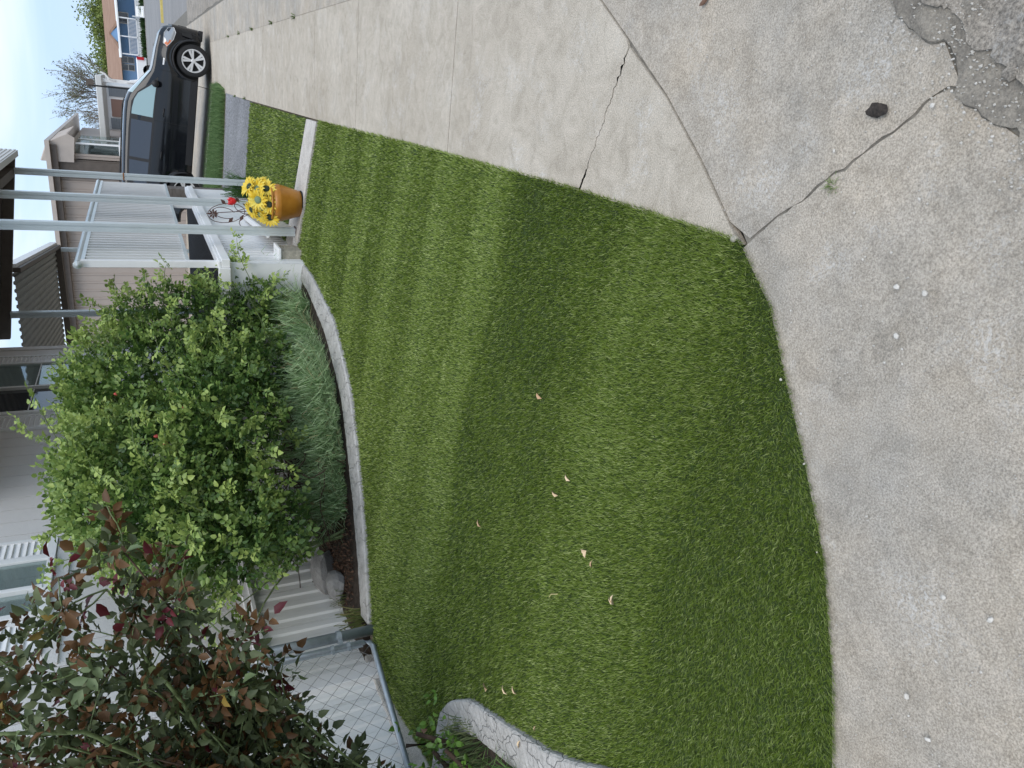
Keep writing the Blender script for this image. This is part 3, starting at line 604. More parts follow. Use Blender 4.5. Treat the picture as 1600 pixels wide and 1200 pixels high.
kk = nr.uniform(0, 1, (len(gx), 1)); tt_ = np.array([[0.19, 0.32, 0.12]]) * (1 - kk) + np.array([[0.55, 0.70, 0.42]]) * kk; tt_ = np.where(nr.uniform(0, 1, (len(gx), 1)) > .96, np.array([[.5, .42, .24]]), tt_)
o = blades('ornamental_grass', np.stack([gx, gy2, hz(gx, gy2)], 1), gl, nr.uniform(.006, .012, len(gx)), lean_, tt_, M['grassb'], segs=5); tag(o, 'long blue-green arching grass growing along the bed edging', 'ornamental grass', kind='stuff')
def tuft(name, x, y, n, length, wid, rad, tints, label, cat='grass tuft', spread=0.5, group=None, z=None):
    a = nr.uniform(0, 2 * np.pi, n); r_ = rad * np.sqrt(nr.uniform(0, 1, n)); X = x + np.cos(a) * r_; Y = y + np.sin(a) * r_
    lean = np.stack([np.cos(a), np.sin(a)], 1) * (r_ / max(rad, 1e-6))[:, None] * spread + nr.normal(0, 0.25, (n, 2)); mag = np.sqrt((lean ** 2).sum(1)); lean *= (np.minimum(mag, 0.93) / np.maximum(mag, 1e-6))[:, None]
    t0, t1 = np.array(tints[0]), np.array(tints[1]); tint = t0 + (t1 - t0) * nr.uniform(0, 1, (n, 1))
    Z = hz(X, Y) if z is None else np.full(n, z)
    o = blades(name, np.stack([X, Y, Z], 1), length * nr.uniform(0.5, 1.15, n), np.full(n, wid), lean, tint, M['grassb'], segs=4); tag(o, label, cat, group); return o
tuft('grass_tuft', -3.27, 3.86, 90, 0.19, 0.007, 0.06, [(0.12, 0.19, 0.05), (0.32, 0.28, 0.12)], 'green and straw coloured grass tuft at the foot of the steel fence post')
tuft('grass_tuft', -3.36, 4.25, 30, 0.14, 0.006, 0.05, [(0.1, 0.17, 0.05), (0.25, 0.26, 0.12)], 'sparse grass tuft between the grey rocks and the white skirting')
tuft('grass_tuft', -2.95, 2.35, 260, 0.17, 0.006, 0.17, [(0.07, 0.13, 0.04), (0.24, 0.26, 0.12)], 'dry green grass clump inside the rounded edging under the rose')
tuft('grass_tuft', -2.80, 1.95, 160, 0.20, 0.008, 0.12, [(0.07, 0.15, 0.04), (0.16, 0.28, 0.08)], 'broad-bladed green grass clump inside the rounded edging at the frame edge')
tuft('grass_tuft', -0.093, 1.285, 60, 0.035, 0.0022, 0.012, [(0.12, 0.2, 0.06), (0.32, 0.38, 0.16)], 'tiny green weed tuft growing in the gutter joint', cat='weed', z=-0.02)
tuft('fern_clump', -1.45, 11.05, 320, 0.36, 0.008, 0.16, [(0.05, 0.12, 0.03), (0.12, 0.24, 0.07)], 'feathery green clump beside the farthest awning post', cat='plant')
for i, (x, y) in enumerate([(0.633, 8.2), (0.635, 9.6), (0.633, 11.2), (0.634, 12.6), (0.63, 14.0), (-0.27, 13.3), (-0.26, 12.1)]):
    tuft('grass_tuft', x, y, 26, 0.05, 0.006, 0.018, [(0.08, 0.12, 0.04), (0.18, 0.24, 0.08)],
         ['weedy tuft in the sidewalk joint ahead of the bend', 'weedy tuft in the sidewalk joint level with the small lawn', 'weedy tuft in the sidewalk joint near the gravel path end', 'weedy tuft in the sidewalk joint beside the gravel path', 'weedy tuft in the sidewalk joint near the parked car', 'green weeds at the far corner of the gravel path', 'green weeds where gravel path meets the small lawn'][i], cat='weed', group='weeds in the sidewalk joints')

# ------------------------------------------------------------- red-leaved rose bush (close)
rb = empty('rose_bush', (-3.0, 2.2, 0.25)); tag(rb, 'tall thorny rose bush with dark bronze and crimson leaves in the near bed', 'rose bush')
rc = random.Random(21); canes = MB(); old = MB(); thorns = MB(); P_, A_, T_ = [], [], []
roots = [(-3.35, 2.30), (-3.45, 2.15), (-3.25, 2.45), (-3.5, 2.4), (-3.35, 2.1), (-3.55, 2.5)]
def grow(path, r0, r1, mb, leafy, red):
    mb.tube(path, np.linspace(r0, r1, len(path)), 6)
    for i in range(len(path) - 1):
        for _ in range(1):
            d = Vector((rc.gauss(0, 1), rc.gauss(0, 1), rc.gauss(0, 1))).normalized(); q = path[i].lerp(path[i + 1], rc.random()); s_ = 0.004 + r0 * 0.8
            a = d.cross(Vector((0.3, 0.2, 0.9))).normalized(); b = path[i + 1] - path[i]; b.normalize()
            thorns.add([q + b * 0.004, q - b * 0.004, q + a * 0.002, q + d * (s_ + 0.006) - b * 0.003], [(0, 1, 3), (0, 2, 3), (1, 2, 3)])
        if leafy and i > 0:
            f = i / len(path)
            for _ in range(leafy):
                q = path[i].lerp(path[i + 1], rc.random()); P_.append(np.array(q)); A_.append(nr.normal(0, 0.8, 3) + np.array([0, 0, 0.25])); T_.append(max(0, red * f + rc.gauss(0, 0.25)))
targets = []
for (x, y, z) in [(-1.48, 2.30, 1.62), (-1.75, 2.35, 1.80), (-1.85, 2.30, 1.98), (-1.95, 2.40, 2.10), (-2.1, 2.15, 2.0), (-2.3, 2.3, 2.12), (-1.74, 2.25, 1.40), (-1.9, 2.2, 1.62), (-1.78, 2.15, 1.72), (-2.12, 2.3, 1.36), (-2.2, 2.35, 1.75),
                  (-2.35, 2.2, 1.5), (-2.5, 2.3, 1.85), (-1.72, 2.4, 1.58), (-2.6, 2.2, 1.6), (-1.98, 2.1, 1.88), (-2.15, 2.1, 1.58), (-1.68, 2.4, 1.70), (-2.72, 2.3, 2.0), (-2.8, 2.3, 1.45)]:
    targets.append(Vector((x, y, z)))
for i, tg in enumerate(targets):
    rx, ry = roots[i % len(roots)]; p0 = Vector((rx, ry, h1(rx, ry) - 0.02)); hgt = tg.z
    ctrl = Vector((rx * 0.72 + tg.x * 0.28 + rc.uniform(-.1, .1), ry + rc.uniform(-.12, .12), tg.z * 0.62)); path = []
    for k in range(13):
        t_ = k / 12; p = p0 * (1 - t_) ** 2 + ctrl * 2 * t_ * (1 - t_) + tg * t_ * t_; path.append(p + Vector((rc.gauss(0, .008), rc.gauss(0, .008), rc.gauss(0, .008))))
    oldish = i % 4 == 0
    grow(path, 0.013 if oldish else 0.0085, 0.003, old if oldish else canes, 2, 0.0)
    for k in range(4, 13):
        for _ in range(1 if k < 7 else 2):
            d = Vector((rc.gauss(0.15, 0.7), rc.gauss(0, 0.6), rc.gauss(0.35, 0.5))).normalized()
            sp = smooth_path(path[k], d, rc.uniform(0.12, 0.30), 5, 0.1, 0.15, rc); grow(sp, 0.0035, 0.0018, canes, 2, 1.0 if k > 8 else 0.45)
for pts_, rr0 in (([(-3.3, 2.15, .3), (-2.75, 2.12, 1.2), (-2.25, 2.15, 1.6), (-2.02, 2.13, 1.78), (-1.92, 2.1, 2.0)], .010), ([(-3.35, 2.3, .3), (-2.75, 2.3, 1.15), (-2.25, 2.2, 1.42), (-1.96, 2.18, 1.52), (-1.76, 2.15, 1.60)], .008)):
    Q = [Vector(p) for p in pts_]; path = []
    for a_i, b_i in zip(Q[:-1], Q[1:]):
        for k in range(5): path.append(a_i.lerp(b_i, k / 5) + Vector((rc.gauss(0, .004), rc.gauss(0, .004), 0)))
    path.append(Q[-1]); grow(path, rr0, .006, canes, 0, 0.0); grow(path[-6:], .004, .003, canes, 2, .6)
# cut stumps at the base
for (x, y, dx, dz_) in [(-2.99, 2.50, 0.15, 0.45), (-3.05, 2.55, -0.05, 0.5), (-3.1, 2.45, 0.2, 0.3), (-2.95, 2.3, 0.25, 0.35)]:
    old.tube([(x - 0.1, y, h1(x, y) - 0.03), (x, y, h1(x, y) + 0.1), (x + dx * 0.3, y + 0.05, h1(x, y) + dz_ * 0.5)], [0.016, 0.013, 0.011], 7)
P_ = np.array(P_); A_ = np.array(A_); T_ = np.array(T_)
C, A, Nn, Ls, I = sprigs(P_, A_, nr.uniform(0.036, 0.060, len(P_)), (3, 6))
t = T_[I] + nr.normal(0, 0.07, len(I)); n = len(t)
dg = np.array([0.045, 0.065, 0.026]); gg = np.array([0.13, 0.16, 0.07]); br = np.array([0.13, 0.066, 0.026]); cr_ = np.array([0.13, 0.02, 0.028]); yl = np.array([0.30, 0.21, 0.05])
mixv = nr.uniform(0, 1, (n, 1)); tint = dg + (gg - dg) * mixv
tint = np.where(t[:, None] > 0.48, br * (0.7 + 0.6 * mixv), tint); tint = np.where(t[:, None] > 0.95, cr_ * (0.6 + 0.8 * mixv), tint)
sel = nr.uniform(0, 1, (len(P_), 1))[I]; tint = np.where(sel > 0.985, yl * (0.7 + 0.4 * mixv), tint); tint = np.where((sel < 0.10) & (t[:, None] < 0.5), np.array([[0.17, 0.23, 0.11]]), tint)
pm(leaf_np('foliage', C, A, Nn, Ls, Ls * 0.62, tint, M['redleaf'], fold=0.28), rb)
pm(canes.build('green_cane', M['cane'], smooth=True), rb); pm(old.build('old_cane', M['twig'], smooth=True), rb); pm(thorns.build('thorn', M['rust']), rb)
# low bright green sapling leaves at the foot of the rose
P2 = np.array([(-3.0 + rc.gauss(0, .12), 2.35 + rc.gauss(0, .12), h1(-3, 2.4) + rc.uniform(.06, .28)) for _ in range(70)])
C, A, Nn, Ls, I = sprigs(P2, nr.normal(0, 0.7, P2.shape) + np.array([0, 0, 0.5]), nr.uniform(0.03, 0.045, len(P2)), 3)
o = leaf_np('ground_shoots', C, A, Nn, Ls, Ls * 0.7, np.array([[0.13, 0.25, 0.04]]) * nr.uniform(0.6, 1.3, (len(C), 1)), M['leaf']); tag(o, 'fresh bright green shoots at the foot of the dark rose bush', 'plant', kind='stuff')

# ------------------------------------------------------------- rocks
def rock(name, c, s, seed, label, m='rock', cat='rock', group=None, jit=0.22):
    bm = bmesh.new(); bmesh.ops.create_icosphere(bm, subdivisions=2, radius=1); r = random.Random(seed)
    planes = [(Vector((r.gauss(0, 1), r.gauss(0, 1), r.gauss(0, 1))).normalized(), r.uniform(0.55, 0.85)) for _ in range(9)]
    for v in bm.verts:
        for (pn, pd) in planes:
            q = v.co.dot(pn)
            if q > pd: v.co -= pn * (q - pd)
        v.co *= 1 + r.uniform(-jit, jit) * 0.25; v.co = Vector((v.co.x * s[0], v.co.y * s[1], v.co.z * s[2]))
    rz = Matrix.Rotation(r.uniform(0, 6.28), 3, 'Z')
    for v in bm.verts: v.co = rz @ v.co
    me = bpy.data.meshes.new(name); bm.to_mesh(me); bm.free(); me.materials.append(M[m]); o = bpy.data.objects.new(name, me); o.location = c; COL.objects.link(o); tag(o, label, cat, group); return o
rock('rock', (-3.40, 4.62, 0.43), (0.13, 0.22, 0.11), 2, 'long pale grey rock in the bed against the white skirting')
rock('rock', (-3.33, 4.33, 0.41), (0.10, 0.13, 0.09), 4, 'smaller darker grey rock nearest the fence post')

# ------------------------------------------------------------- house
XH = -3.5
def pbox(name, m, par, x0, x1, y0, y1, z0, z1, bevel=0.0, smooth=False):
    o = MB().box(x0, x1, y0, y1, z0, z1).build(name, m, par, bevel=bevel); return o
hs = empty('house', (0, 0, 0)); tag(hs, 'pale grooved-siding manufactured home with white shutters behind the rose bushes', 'house')
w = MB(); gy = 1.0
while gy < 10.5:
    y1 = min(gy + 0.197, 10.5); w.box(XH - 0.03, XH, gy, y1, 1.0, 3.6); gy += 0.205
w.box(XH - 4.5, XH - 0.012, 1.0, 10.46, 0.3, 3.6)
w.box(XH - 4.4, XH - 0.2, 10.46, 10.5, 0.3, 3.6); w.build('wall', M['siding'], hs)
pbox('roof', M['brown'], hs, XH - 5, XH + 0.22, 0.8, 10.7, 3.6, 3.75)
pbox('corner_trim', M['siding'], hs, XH - 0.05, XH + 0.018, 10.42, 10.53, 0.95, 3.59, 0.004)
# ribbed skirting
prof = []; y = 1.0
sk = MB(); pts = []
while y < 10.5:
    for k in range(3):
        pts += [(y + 0.0 + k * 0.13, 0.0), (y + 0.045 + k * 0.13, 0.0), (y + 0.06 + k * 0.13, 0.012), (y + 0.105 + k * 0.13, 0.012), (y + 0.12 + k * 0.13, 0)]
    pts += [(y + 0.392, 0.0), (y + 0.394, -0.008), (y + 0.398, -0.008), (y + 0.399, 0.0)]; y += 0.4
vs = [(XH + 0.01 + d, yy, z) for z in (0.2, 0.955) for yy, d in pts]; n = len(pts)
sk.add(vs, [(i, i + 1, n + i + 1, n + i) for i in range(n - 1)]); sk.build('skirting', M['whitedirty'], hs)
tr = MB(); tr.box(XH - 0.03, XH + 0.045, 1.0, 10.5, 0.955, 0.985).box(XH - 0.03, XH + 0.03, 1.0, 10.5, 0.985, 1.03); tr.build('skirting_trim', M['white'], hs, bevel=0.004)
pbox('skirting_base', M['path'], hs, XH - 0.02, XH + 0.035, 1.0, 10.5, 0.2, 0.372, 0.01)
MB().prism([(3.50, 0.3), (3.62, 0.3), (3.62, 1.0), (3.50, 1.0)], XH + 0.012, XH + 0.07, 'x').build('skirting_corner_post', M['white'], hs, bevel=0.006)
MB().tube([(XH + 0.022, 4.62, 0.52), (XH + 0.026, 4.62, 0.52)], 0.009, 6).build('vent_hole', M['dark'], hs)
def shutter(y0, y1, z0, z1, par):
    f = MB(); x0, x1 = XH + 0.002, XH + 0.03; b = 0.035
    f.box(x0, x1, y0, y0 + b, z0, z1).box(x0, x1, y1 - b, y1, z0, z1).box(x0, x1, y0 + b, y1 - b, z0, z0 + 0.06).box(x0, x1, y0 + b, y1 - b, z1 - 0.06, z1)
    z = z0 + 0.06
    while z < z1 - 0.07:
        f.add([(x1 - 0.004, y0 + b, z), (x1 - 0.004, y1 - b, z), (x1 - 0.02, y1 - b, z + 0.04), (x1 - 0.02, y0 + b, z + 0.04)], [(0, 1, 2, 3)]); f.add([(x1 - 0.02, y0 + b, z + 0.04), (x1 - 0.02, y1 - b, z + 0.04), (x1 - 0.004, y1 - b, z + 0.045), (x1 - 0.004, y0 + b, z + 0.045)], [(0, 1, 2, 3)]); z += 0.045
    return f.build('shutter', M['white'], par)
GL = glass('window_glass', (0.8, 0.85, 0.85), 0.16)
curtain = mat('white_curtain', (0.7, 0.71, 0.7), 0.8)
def window(y0, y1, z0, z1, ysplit, par, dark=False):
    o = MB(); t = 0.05; xa, xb = XH - 0.02, XH + 0.05
    o.box(xa, xb, y0, y0 + t, z0, z1).box(xa, xb, y1 - t, y1, z0, z1).box(xa, xb, y0 + t, y1 - t, z0, z0 + t).box(xa, xb, y0 + t, y1 - t, z1 - t, z1).box(xa, xb + 0.006, ysplit - 0.02, ysplit + 0.02, z0 + t, z1 - t)
    wo = o.build('window', M['white'], par, bevel=0.004)
    MB().box(XH + 0.015, XH + 0.02, y0 + t, ysplit - 0.02, z0 + t, z1 - t).build('pane', M['darkglass'] if dark else GL, wo)
    MB().box(XH + 0.025, XH + 0.03, ysplit + 0.02, y1 - t, z0 + t, z1 - t).build('pane', GL, wo)
    g = MB()
    for zz in (z0 + 0.45,): g.box(XH + 0.031, XH + 0.035, y0 + t, y1 - t, zz, zz + 0.012)
    g.build('grille', M['white'], wo)
    c = MB(); yy = y0 + t; k = 0
    while yy < y1 - t - 0.05:
        if not (dark and yy < ysplit) : c.box(XH - 0.009, XH - 0.004, yy, yy + 0.045, z0 + t, z1 - t)
        yy += 0.05
    c.build('blind', curtain, wo)
    return wo
window(4.78, 5.50, 2.24, 3.4, 5.1, hs); shutter(5.51, 5.78, 2.245, 3.4, hs); shutter(4.40, 4.765, 2.245, 3.4, hs)
window(8.28, 9.86, 2.24, 3.4, 9.02, hs, True); shutter(9.87, 10.16, 2.245, 3.4, hs); shutter(7.92, 8.27, 2.245, 3.4, hs)
MB().box(XH, XH + 0.016, 4.3, 5.9, 2.15, 2.236).build('trim_board', M['siding'], hs)

# ------------------------------------------------------------- porch deck with railing
pd = empty('porch_deck', (0, 0, 0)); tag(pd, 'raised white porch deck with baluster railing and pleated skirting behind the awning posts', 'porch deck')
XD = -1.55; ZD = 0.905
sk = MB(); pts = []; y = 6.85
while y < 11.6:
    pts += [(y, 0), (y + 0.05, 0.0), (y + 0.058, -0.018), (y + 0.078, -0.018), (y + 0.086, 0)]; y += 0.115
n = len(pts); sk.add([(XD + d, yy, z) for z in (0.1, ZD - 0.09) for yy, d in pts], [(i, i + 1, n + i + 1, n + i) for i in range(n - 1)])
sk.add([(XD - xx * 1.0, 6.85 + dd, z) for z in (0.1, ZD - 0.09) for xx, dd in [(0, 0), (0.5, 0), (0.51, .02), (1.0, .02), (1.01, 0), (1.9, 0)]], [(i, i + 1, i + 7, i + 6) for i in range(5)])
sk.build('pleated_skirting', M['white'], pd)
t_ = MB(); t_.box(XD - 0.03, XD + 0.045, 6.8, 11.6, ZD - 0.09, ZD - 0.015).box(XD - 0.06, XD + 0.03, 6.8, 11.6, ZD - 0.015, ZD + 0.01).box(XD - 1.9, XD - 0.03, 6.78, 6.85, ZD - 0.09, ZD + 0.01)
t_.build('edge_trim', M['white'], pd, bevel=0.006)
pbox('deck_floor', mat('black_deck_mat', (0.018, 0.016, 0.015), 0.95, noise=0.5, nscale=30, bump=0.01), pd, XH + 0.06, XD - 0.06, 6.85, 11.6, ZD - 0.08, ZD - 0.003)
rl = MB(); xr = XD - 0.03
rl.box(xr - 0.012, xr + 0.012, 6.95, 12.2, 1.135, 1.165)
o = rl.build('bottom_rail', M['postm'], pd)
tp = MB(); tp.tube([(xr, 6.9, 2.005), (xr, 12.2, 2.015)], 0.024, 10).box(xr - 0.01, xr + 0.01, 6.95, 12.2, 1.955, 1.985)
tp.lathe([(0.004, -0.03), (0.035, -0.005), (0.035, 0.005), (0.004, 0.03)], 10, (0, 0, 0), Matrix.Translation((xr, 6.88, 2.0)) @ Matrix.Rotation(math.pi / 2, 4, 'X')); tp.build('top_rail', M['postm'], pd, smooth=False)
y = 7.03
while y < 12.15:
    MB().box(xr - 0.011, xr + 0.011, y, y + 0.022, 1.165, 1.957).build('baluster', M['white'], pd); y += 0.115
pbox('rail_post', M['white'], pd, xr - 0.03, xr + 0.03, 6.92, 6.98, ZD, 1.98, 0.004)
pbox('rail_post', M['white'], pd, xr - 0.025, xr + 0.025, 8.6, 8.65, ZD + 0.01, 1.135, 0.003)
pbox('rail_post', M['white'], pd, xr - 0.025, xr + 0.025, 10.2, 10.25, ZD + 0.01, 1.135, 0.003)
# step with a moulded stone face at the near end
st = empty('porch_step', (0, 0, 0)); tag(st, 'low porch step with moulded stone-look side by the nearest post', 'step')
MB().box(-1.80, -1.47, 7.05, 7.32, h1(-1.6, 7.2) - 0.02, 0.335).build('riser', M['steprock'], st, bevel=0.01)
MB().box(-1.82, -1.45, 7.03, 7.34, 0.337, 0.36).build('tread', M['white'], st, bevel=0.004)
fp = empty('leaning_panel', (-1.42, 8.4, h1(-1.4, 8.4)), (0, 0, R(4))); tag(fp, 'cream moulded stone-look skirting panel propped behind the orange pot', 'panel')
MB().box(-0.02, 0.02, -1.0, 0.9, 0, 0.26, Matrix.Rotation(R(-8), 4, 'Y')).build('panel_face', M['steprock'], fp)
MB().box(-0.03, 0.03, -1.0, 0.9, 0.262, 0.29, Matrix.Rotation(R(-8), 4, 'Y')).build('panel_cap', M['white'], fp, bevel=0.004)

# ------------------------------------------------------------- awning over the porch
aw = empty('porch_awning', (0, 0, 0)); tag(aw, 'brown and white metal porch awning held by three fluted pale posts', 'awning')
def roofz(x): return 2.86 + (-1.2 - x) * 0.135
rfm = MB(); pts = []; y = 6.35
while y < 11.05: pts += [(y, 0), (y + 0.10, 0), (y + 0.12, 0.035), (y + 0.22, 0.035), (y + 0.24, 0)]; y += 0.3
n = len(pts); rfm.add([(x, yy, roofz(x) + 0.09 + d) for x in (-1.12, XH) for yy, d in pts], [(i, i + 1, n + i + 1, n + i) for i in range(n - 1)])
rfm.build('roof_panel', M['brown'], aw)
b_ = MB()
for (ya, yb) in ((10.88, 10.96), (6.35, 6.43)):
    b_.add([(x, yy, roofz(x) + dz_) for x in (-1.15, XH + 0.01) for yy in (ya, yb) for dz_ in (-0.03, 0.085)], [(0, 1, 3, 2), (4, 6, 7, 5), (0, 2, 6, 4), (1, 5, 7, 3), (0, 4, 5, 1), (2, 3, 7, 6)])
b_.box(-1.40, -1.30, 6.43, 10.88, roofz(-1.35) - 0.03, roofz(-1.35) + 0.07); b_.build('beam', M['brown'], aw)
f_ = MB(); f_.box(-1.17, -1.10, 6.3, 11.0, 2.80, 3.0)
for k in range(4): f_.box(-1.101, -1.092, 6.3, 11.0, 2.82 + k * 0.045, 2.84 + k * 0.045)
f_.build('fascia', mat('cream_fascia', (0.62, 0.62, 0.6), 0.5), aw)
def post(x, y, z0, z1):
    s = 0.038; pr = [(-s, -s), (-s / 3, -s), (-s / 4, -s + .009), (s / 4, -s + .009), (s / 3, -s), (s, -s), (s, -s / 3), (s - .009, -s / 4), (s - .009, s / 4), (s, s / 3), (s, s), (s / 3, s), (s / 4, s - .009), (-s / 4, s - .009), (-s / 3, s), (-s, s), (-s, s / 3), (-s + .009, s / 4), (-s + .009, -s / 4), (-s, -s / 3)]
    o = MB().prism([(x + a, y + b) for a, b in pr], z0 + 0.004, z1, 'z').build('post', M['postm'], aw)
    MB().box(x - s - 0.012, x + s + 0.012, y - s - 0.012, y + s + 0.012, z0, z0 + 0.004).box(x - s - 0.003, x - s - 0.001, y - s + .01, y + s - .01, z0 + .004, z0 + 0.05).build('foot_bracket', M['rust'], o)
    return o
post(-1.36, 7.43, h1(-1.36, 7.43) + 0.012, roofz(-1.36) - 0.035); post(-1.36, 9.13, h1(-1.36, 9.1), roofz(-1.36) - 0.035); p1 = post(-1.33, 10.92 - 0.08, h1(-1.33, 10.8), roofz(-1.33) - 0.035)
MB().box(-1.372, -1.288, 10.798, 10.882, 1.66, 1.675).build('rusty_strap', mat('rust_strap', (0.3, 0.12, 0.04), 0.8), p1)
post(-3.15, 10.86, 0.9, roofz(-3.15) - 0.03)

# second, corrugated carport roof beyond the house end
ca_ = empty('carport_awning', (0, 0, 0)); tag(ca_, 'grey corrugated metal awning seen from below past the house end', 'awning')
Apt, Bpt = Vector((-3.42, 16.5, 3.0)), Vector((-2.62, 11.1, 3.0)); Dd = (Bpt - Apt).normalized(); Sd = Vector((-0.995, 0.09, 0)).normalized()
mb = MB(); k = 0; pr = []
while k * 0.11 < 2.6: pr += [(k * 0.11, 0), (k * 0.11 + 0.035, 0), (k * 0.11 + 0.05, 0.02), (k * 0.11 + 0.085, 0.02), (k * 0.11 + 0.1, 0)]; k += 1
n = len(pr); mb.add([tuple(base + Sd * u + Vector((0, 0, w_ + 0.03 + u * 0.02))) for base in (Apt, Bpt) for u, w_ in pr], [(i, i + 1, n + i + 1, n + i) for i in range(n - 1)])
mb.build('corrugated_panel', mat('grey_corrugated', (0.26, 0.265, 0.25), 0.6, noise=0.12, nscale=5, stretch=(5, 0.6, 1)), ca_)
def bar(a, b, w_, h_, name, m, par):
    a, b = Vector(a), Vector(b); d = (b - a); l_ = d.length; d.normalize(); s_ = d.cross(Vector((0, 0, 1))).normalized(); u = s_.cross(d); mt = Matrix((s_, d, u)).transposed().to_4x4(); mt.translation = a
    return MB().box(-w_ / 2, w_ / 2, 0, l_, -h_ / 2, h_ / 2, mt).build(name, m, par)
bar(Apt, Bpt, 0.06, 0.10, 'side_beam', M['brown'], ca_); bar(Apt + Vector((.05, .02, .06)), Bpt + Vector((.05, .02, .06)), 0.05, 0.12, 'gutter', M['white'], ca_)
bar(Apt, Apt + Sd * 2.6, 0.07, 0.11, 'end_beam', M['brown'], ca_)
bar((-3.47, 16.4, 0.3), (-3.47, 16.4, 2.98), 0.07, 0.07, 'support_post', M['postm'], ca_) if False else MB().box(-3.5, -3.43, 16.38, 16.45, 0.3, 2.94).build('support_post', M['postm'], ca_)

# ------------------------------------------------------------- chain-link fence
cf = empty('chain_link_fence', (0, 0, 0)); tag(cf, 'galvanised chain-link gate panel and thick round post beside the white skirting', 'chain-link fence')
PX, PY = -3.215, 3.665; pz = h1(PX, PY)
MB().tube([(PX, PY, pz - 0.05), (PX, PY, pz + 1.15)], 0.033, 16).build('post', M['galv'], cf, smooth=True)
for z in (pz + 0.22, pz + 0.95):
    q = MB().lathe([(0.034, -0.014), (0.040, -0.014), (0.040, 0.014), (0.034, 0.014)], 16, (PX, PY, z)).box(PX - 0.012, PX + 0.012, PY - 0.085, PY - 0.03, z - 0.012, z + 0.012); q.build('post_band', M['galv'], cf)
fd = Vector((-0.10, -0.995, 0)).normalized(); G0 = Vector((PX, PY, 0)) + fd * 0.085
def gz_(s): return pz + 0.035 + 0.055 * s
gf = MB(); FL = 1.35
P = lambda s, z: tuple(G0 + fd * s + Vector((0, 0, z)))
gf.tube([P(0, 1.5), P(0, gz_(0) + 0.05), P(0.01, gz_(0) + 0.012), P(0.05, gz_(0)), P(FL, gz_(FL))], 0.0175, 12)
gf.build('gate_frame', M['galv'], cf, smooth=True)
MB().box(-0.003, 0.003, 0, 0.01, gz_(0) + 0.06, 1.5, Matrix.Translation(G0 + fd * 0.035) @ Matrix.Identity(4)).build('tension_bar', M['galv'], cf)
for z in (0.52, 0.62, 0.98):
    MB().lathe([(0.019, -0.01), (0.022, -0.01), (0.022, 0.01), (0.019, 0.01)], 12, (G0.x, G0.y, z)).box(G0.x - 0.005, G0.x + 0.005, G0.y - 0.045, G0.y - 0.018, z - 0.009, z + 0.009).build('frame_clip', M['galv'], cf)
wm = MB(); dz_ = 0.10; s_ = 0.05; k = 0
def zig(i):          # one woven wire running up as a zigzag
    s0 = 0.035 + i * s_ * 1.0; pts = []; z = gz_(0) + 0.02; j = 0
    while z < 1.5:
        pts.append(P(s0 + (s_ if (j + i) % 2 else 0) * 1.0, z)); z += dz_ / 2; j += 1
    return pts
for i in range(28):
    pts = zig(i * 1.0) if True else None
    # offset alternate wires so that they link into diamonds
    if i % 1 == 0: wm.tube(pts, 0.0016, 4)
    pts2 = [(a, b, c) for a, b, c in pts]
wm.build('wire_mesh', M['wire'], cf)

# ------------------------------------------------------------- flower pot and flowers
px, py = -1.07, 7.34; pz0 = h1(px, py) + 0.014
pot = empty('flower_pot', (px, py, pz0)); tag(pot, 'orange-brown glazed flowerpot standing on the walkway', 'flowerpot')
MB().lathe([(0.13, 0), (0.142, 0.006), (0.168, 0.10), (0.196, 0.20), (0.208, 0.25), (0.212, 0.262), (0.208, 0.275), (0.212, 0.29), (0.20, 0.315), (0.19, 0.33), (0.205, 0.345), (0.208, 0.36), (0.19, 0.362), (0.18, 0.34), (0.17, 0.30)], 40).build('pot_body', M['terra'], pot, smooth=True)
MB().lathe([(0.01, 0.30), (0.172, 0.30)], 24).build('potting_soil', M['soil'], pot)
MB().lathe([(0.135, -0.008), (0.15, -0.004), (0.15, 0.0), (0.135, 0.002)], 30).build('saucer', M['dark'], pot)
def sunflower(x, y, z, face, r, pale, label):
    f = Vector(face).normalized(); mt = f.to_track_quat('Z', 'Y').to_matrix().to_4x4(); o = empty('sunflower', (x, y, z)); tag(o, label, 'sunflower', 'artificial sunflowers in the orange pot')
    C, A, Nn, Ls = [], [], [], []
    for ring, (k, l0, tilt) in enumerate(((17, 1.0, 0.25), (14, 0.85, 0.55))):
        for j in range(k):
            a = 2 * math.pi * (j + 0.5 * ring) / k + rnd.uniform(-.08, .08); d = Vector((math.cos(a), math.sin(a), tilt + rnd.uniform(-.12, .12))); C.append(mt.to_3x3() @ Vector((math.cos(a) * r * .28, math.sin(a) * r * .28, 0))); A.append(mt.to_3x3() @ d); Nn.append(mt.to_3x3() @ Vector((-math.cos(a) * tilt, -math.sin(a) * tilt, 1))); Ls.append(r * 0.74 * l0 * rnd.uniform(.9, 1.1))
    C, A, Nn, Ls = map(np.array, (C, A, Nn, Ls)); k = nr.uniform(0, 1, (len(C), 1)); leaf_np('petals', C, A, Nn, Ls, Ls * 0.42, np.array([[0.86, 0.60, 0.03]]) * (1 - k) + k * np.array([[0.90, 0.78, 0.16]]), M['petal'], o)
    MB().lathe([(r * 0.31, -0.006), (r * 0.33, 0.004), (r * 0.27, 0.014), (r * 0.12, 0.018), (0.001, 0.018)], 16, (0, 0, 0), mt).build('flower_center', M['palegreen'] if pale else M['disk'], o, smooth=True)
    b = Vector((px, py, pz0 + 0.22)) - Vector((x, y, z)); MB().tube([(0, 0, 0), tuple(-f * 0.03 + Vector((0, 0, -0.02))), tuple(b * 0.6 + Vector((0, 0, .01))), tuple(b)], 0.005, 5).build('stem', M['cane'], o)
    return o
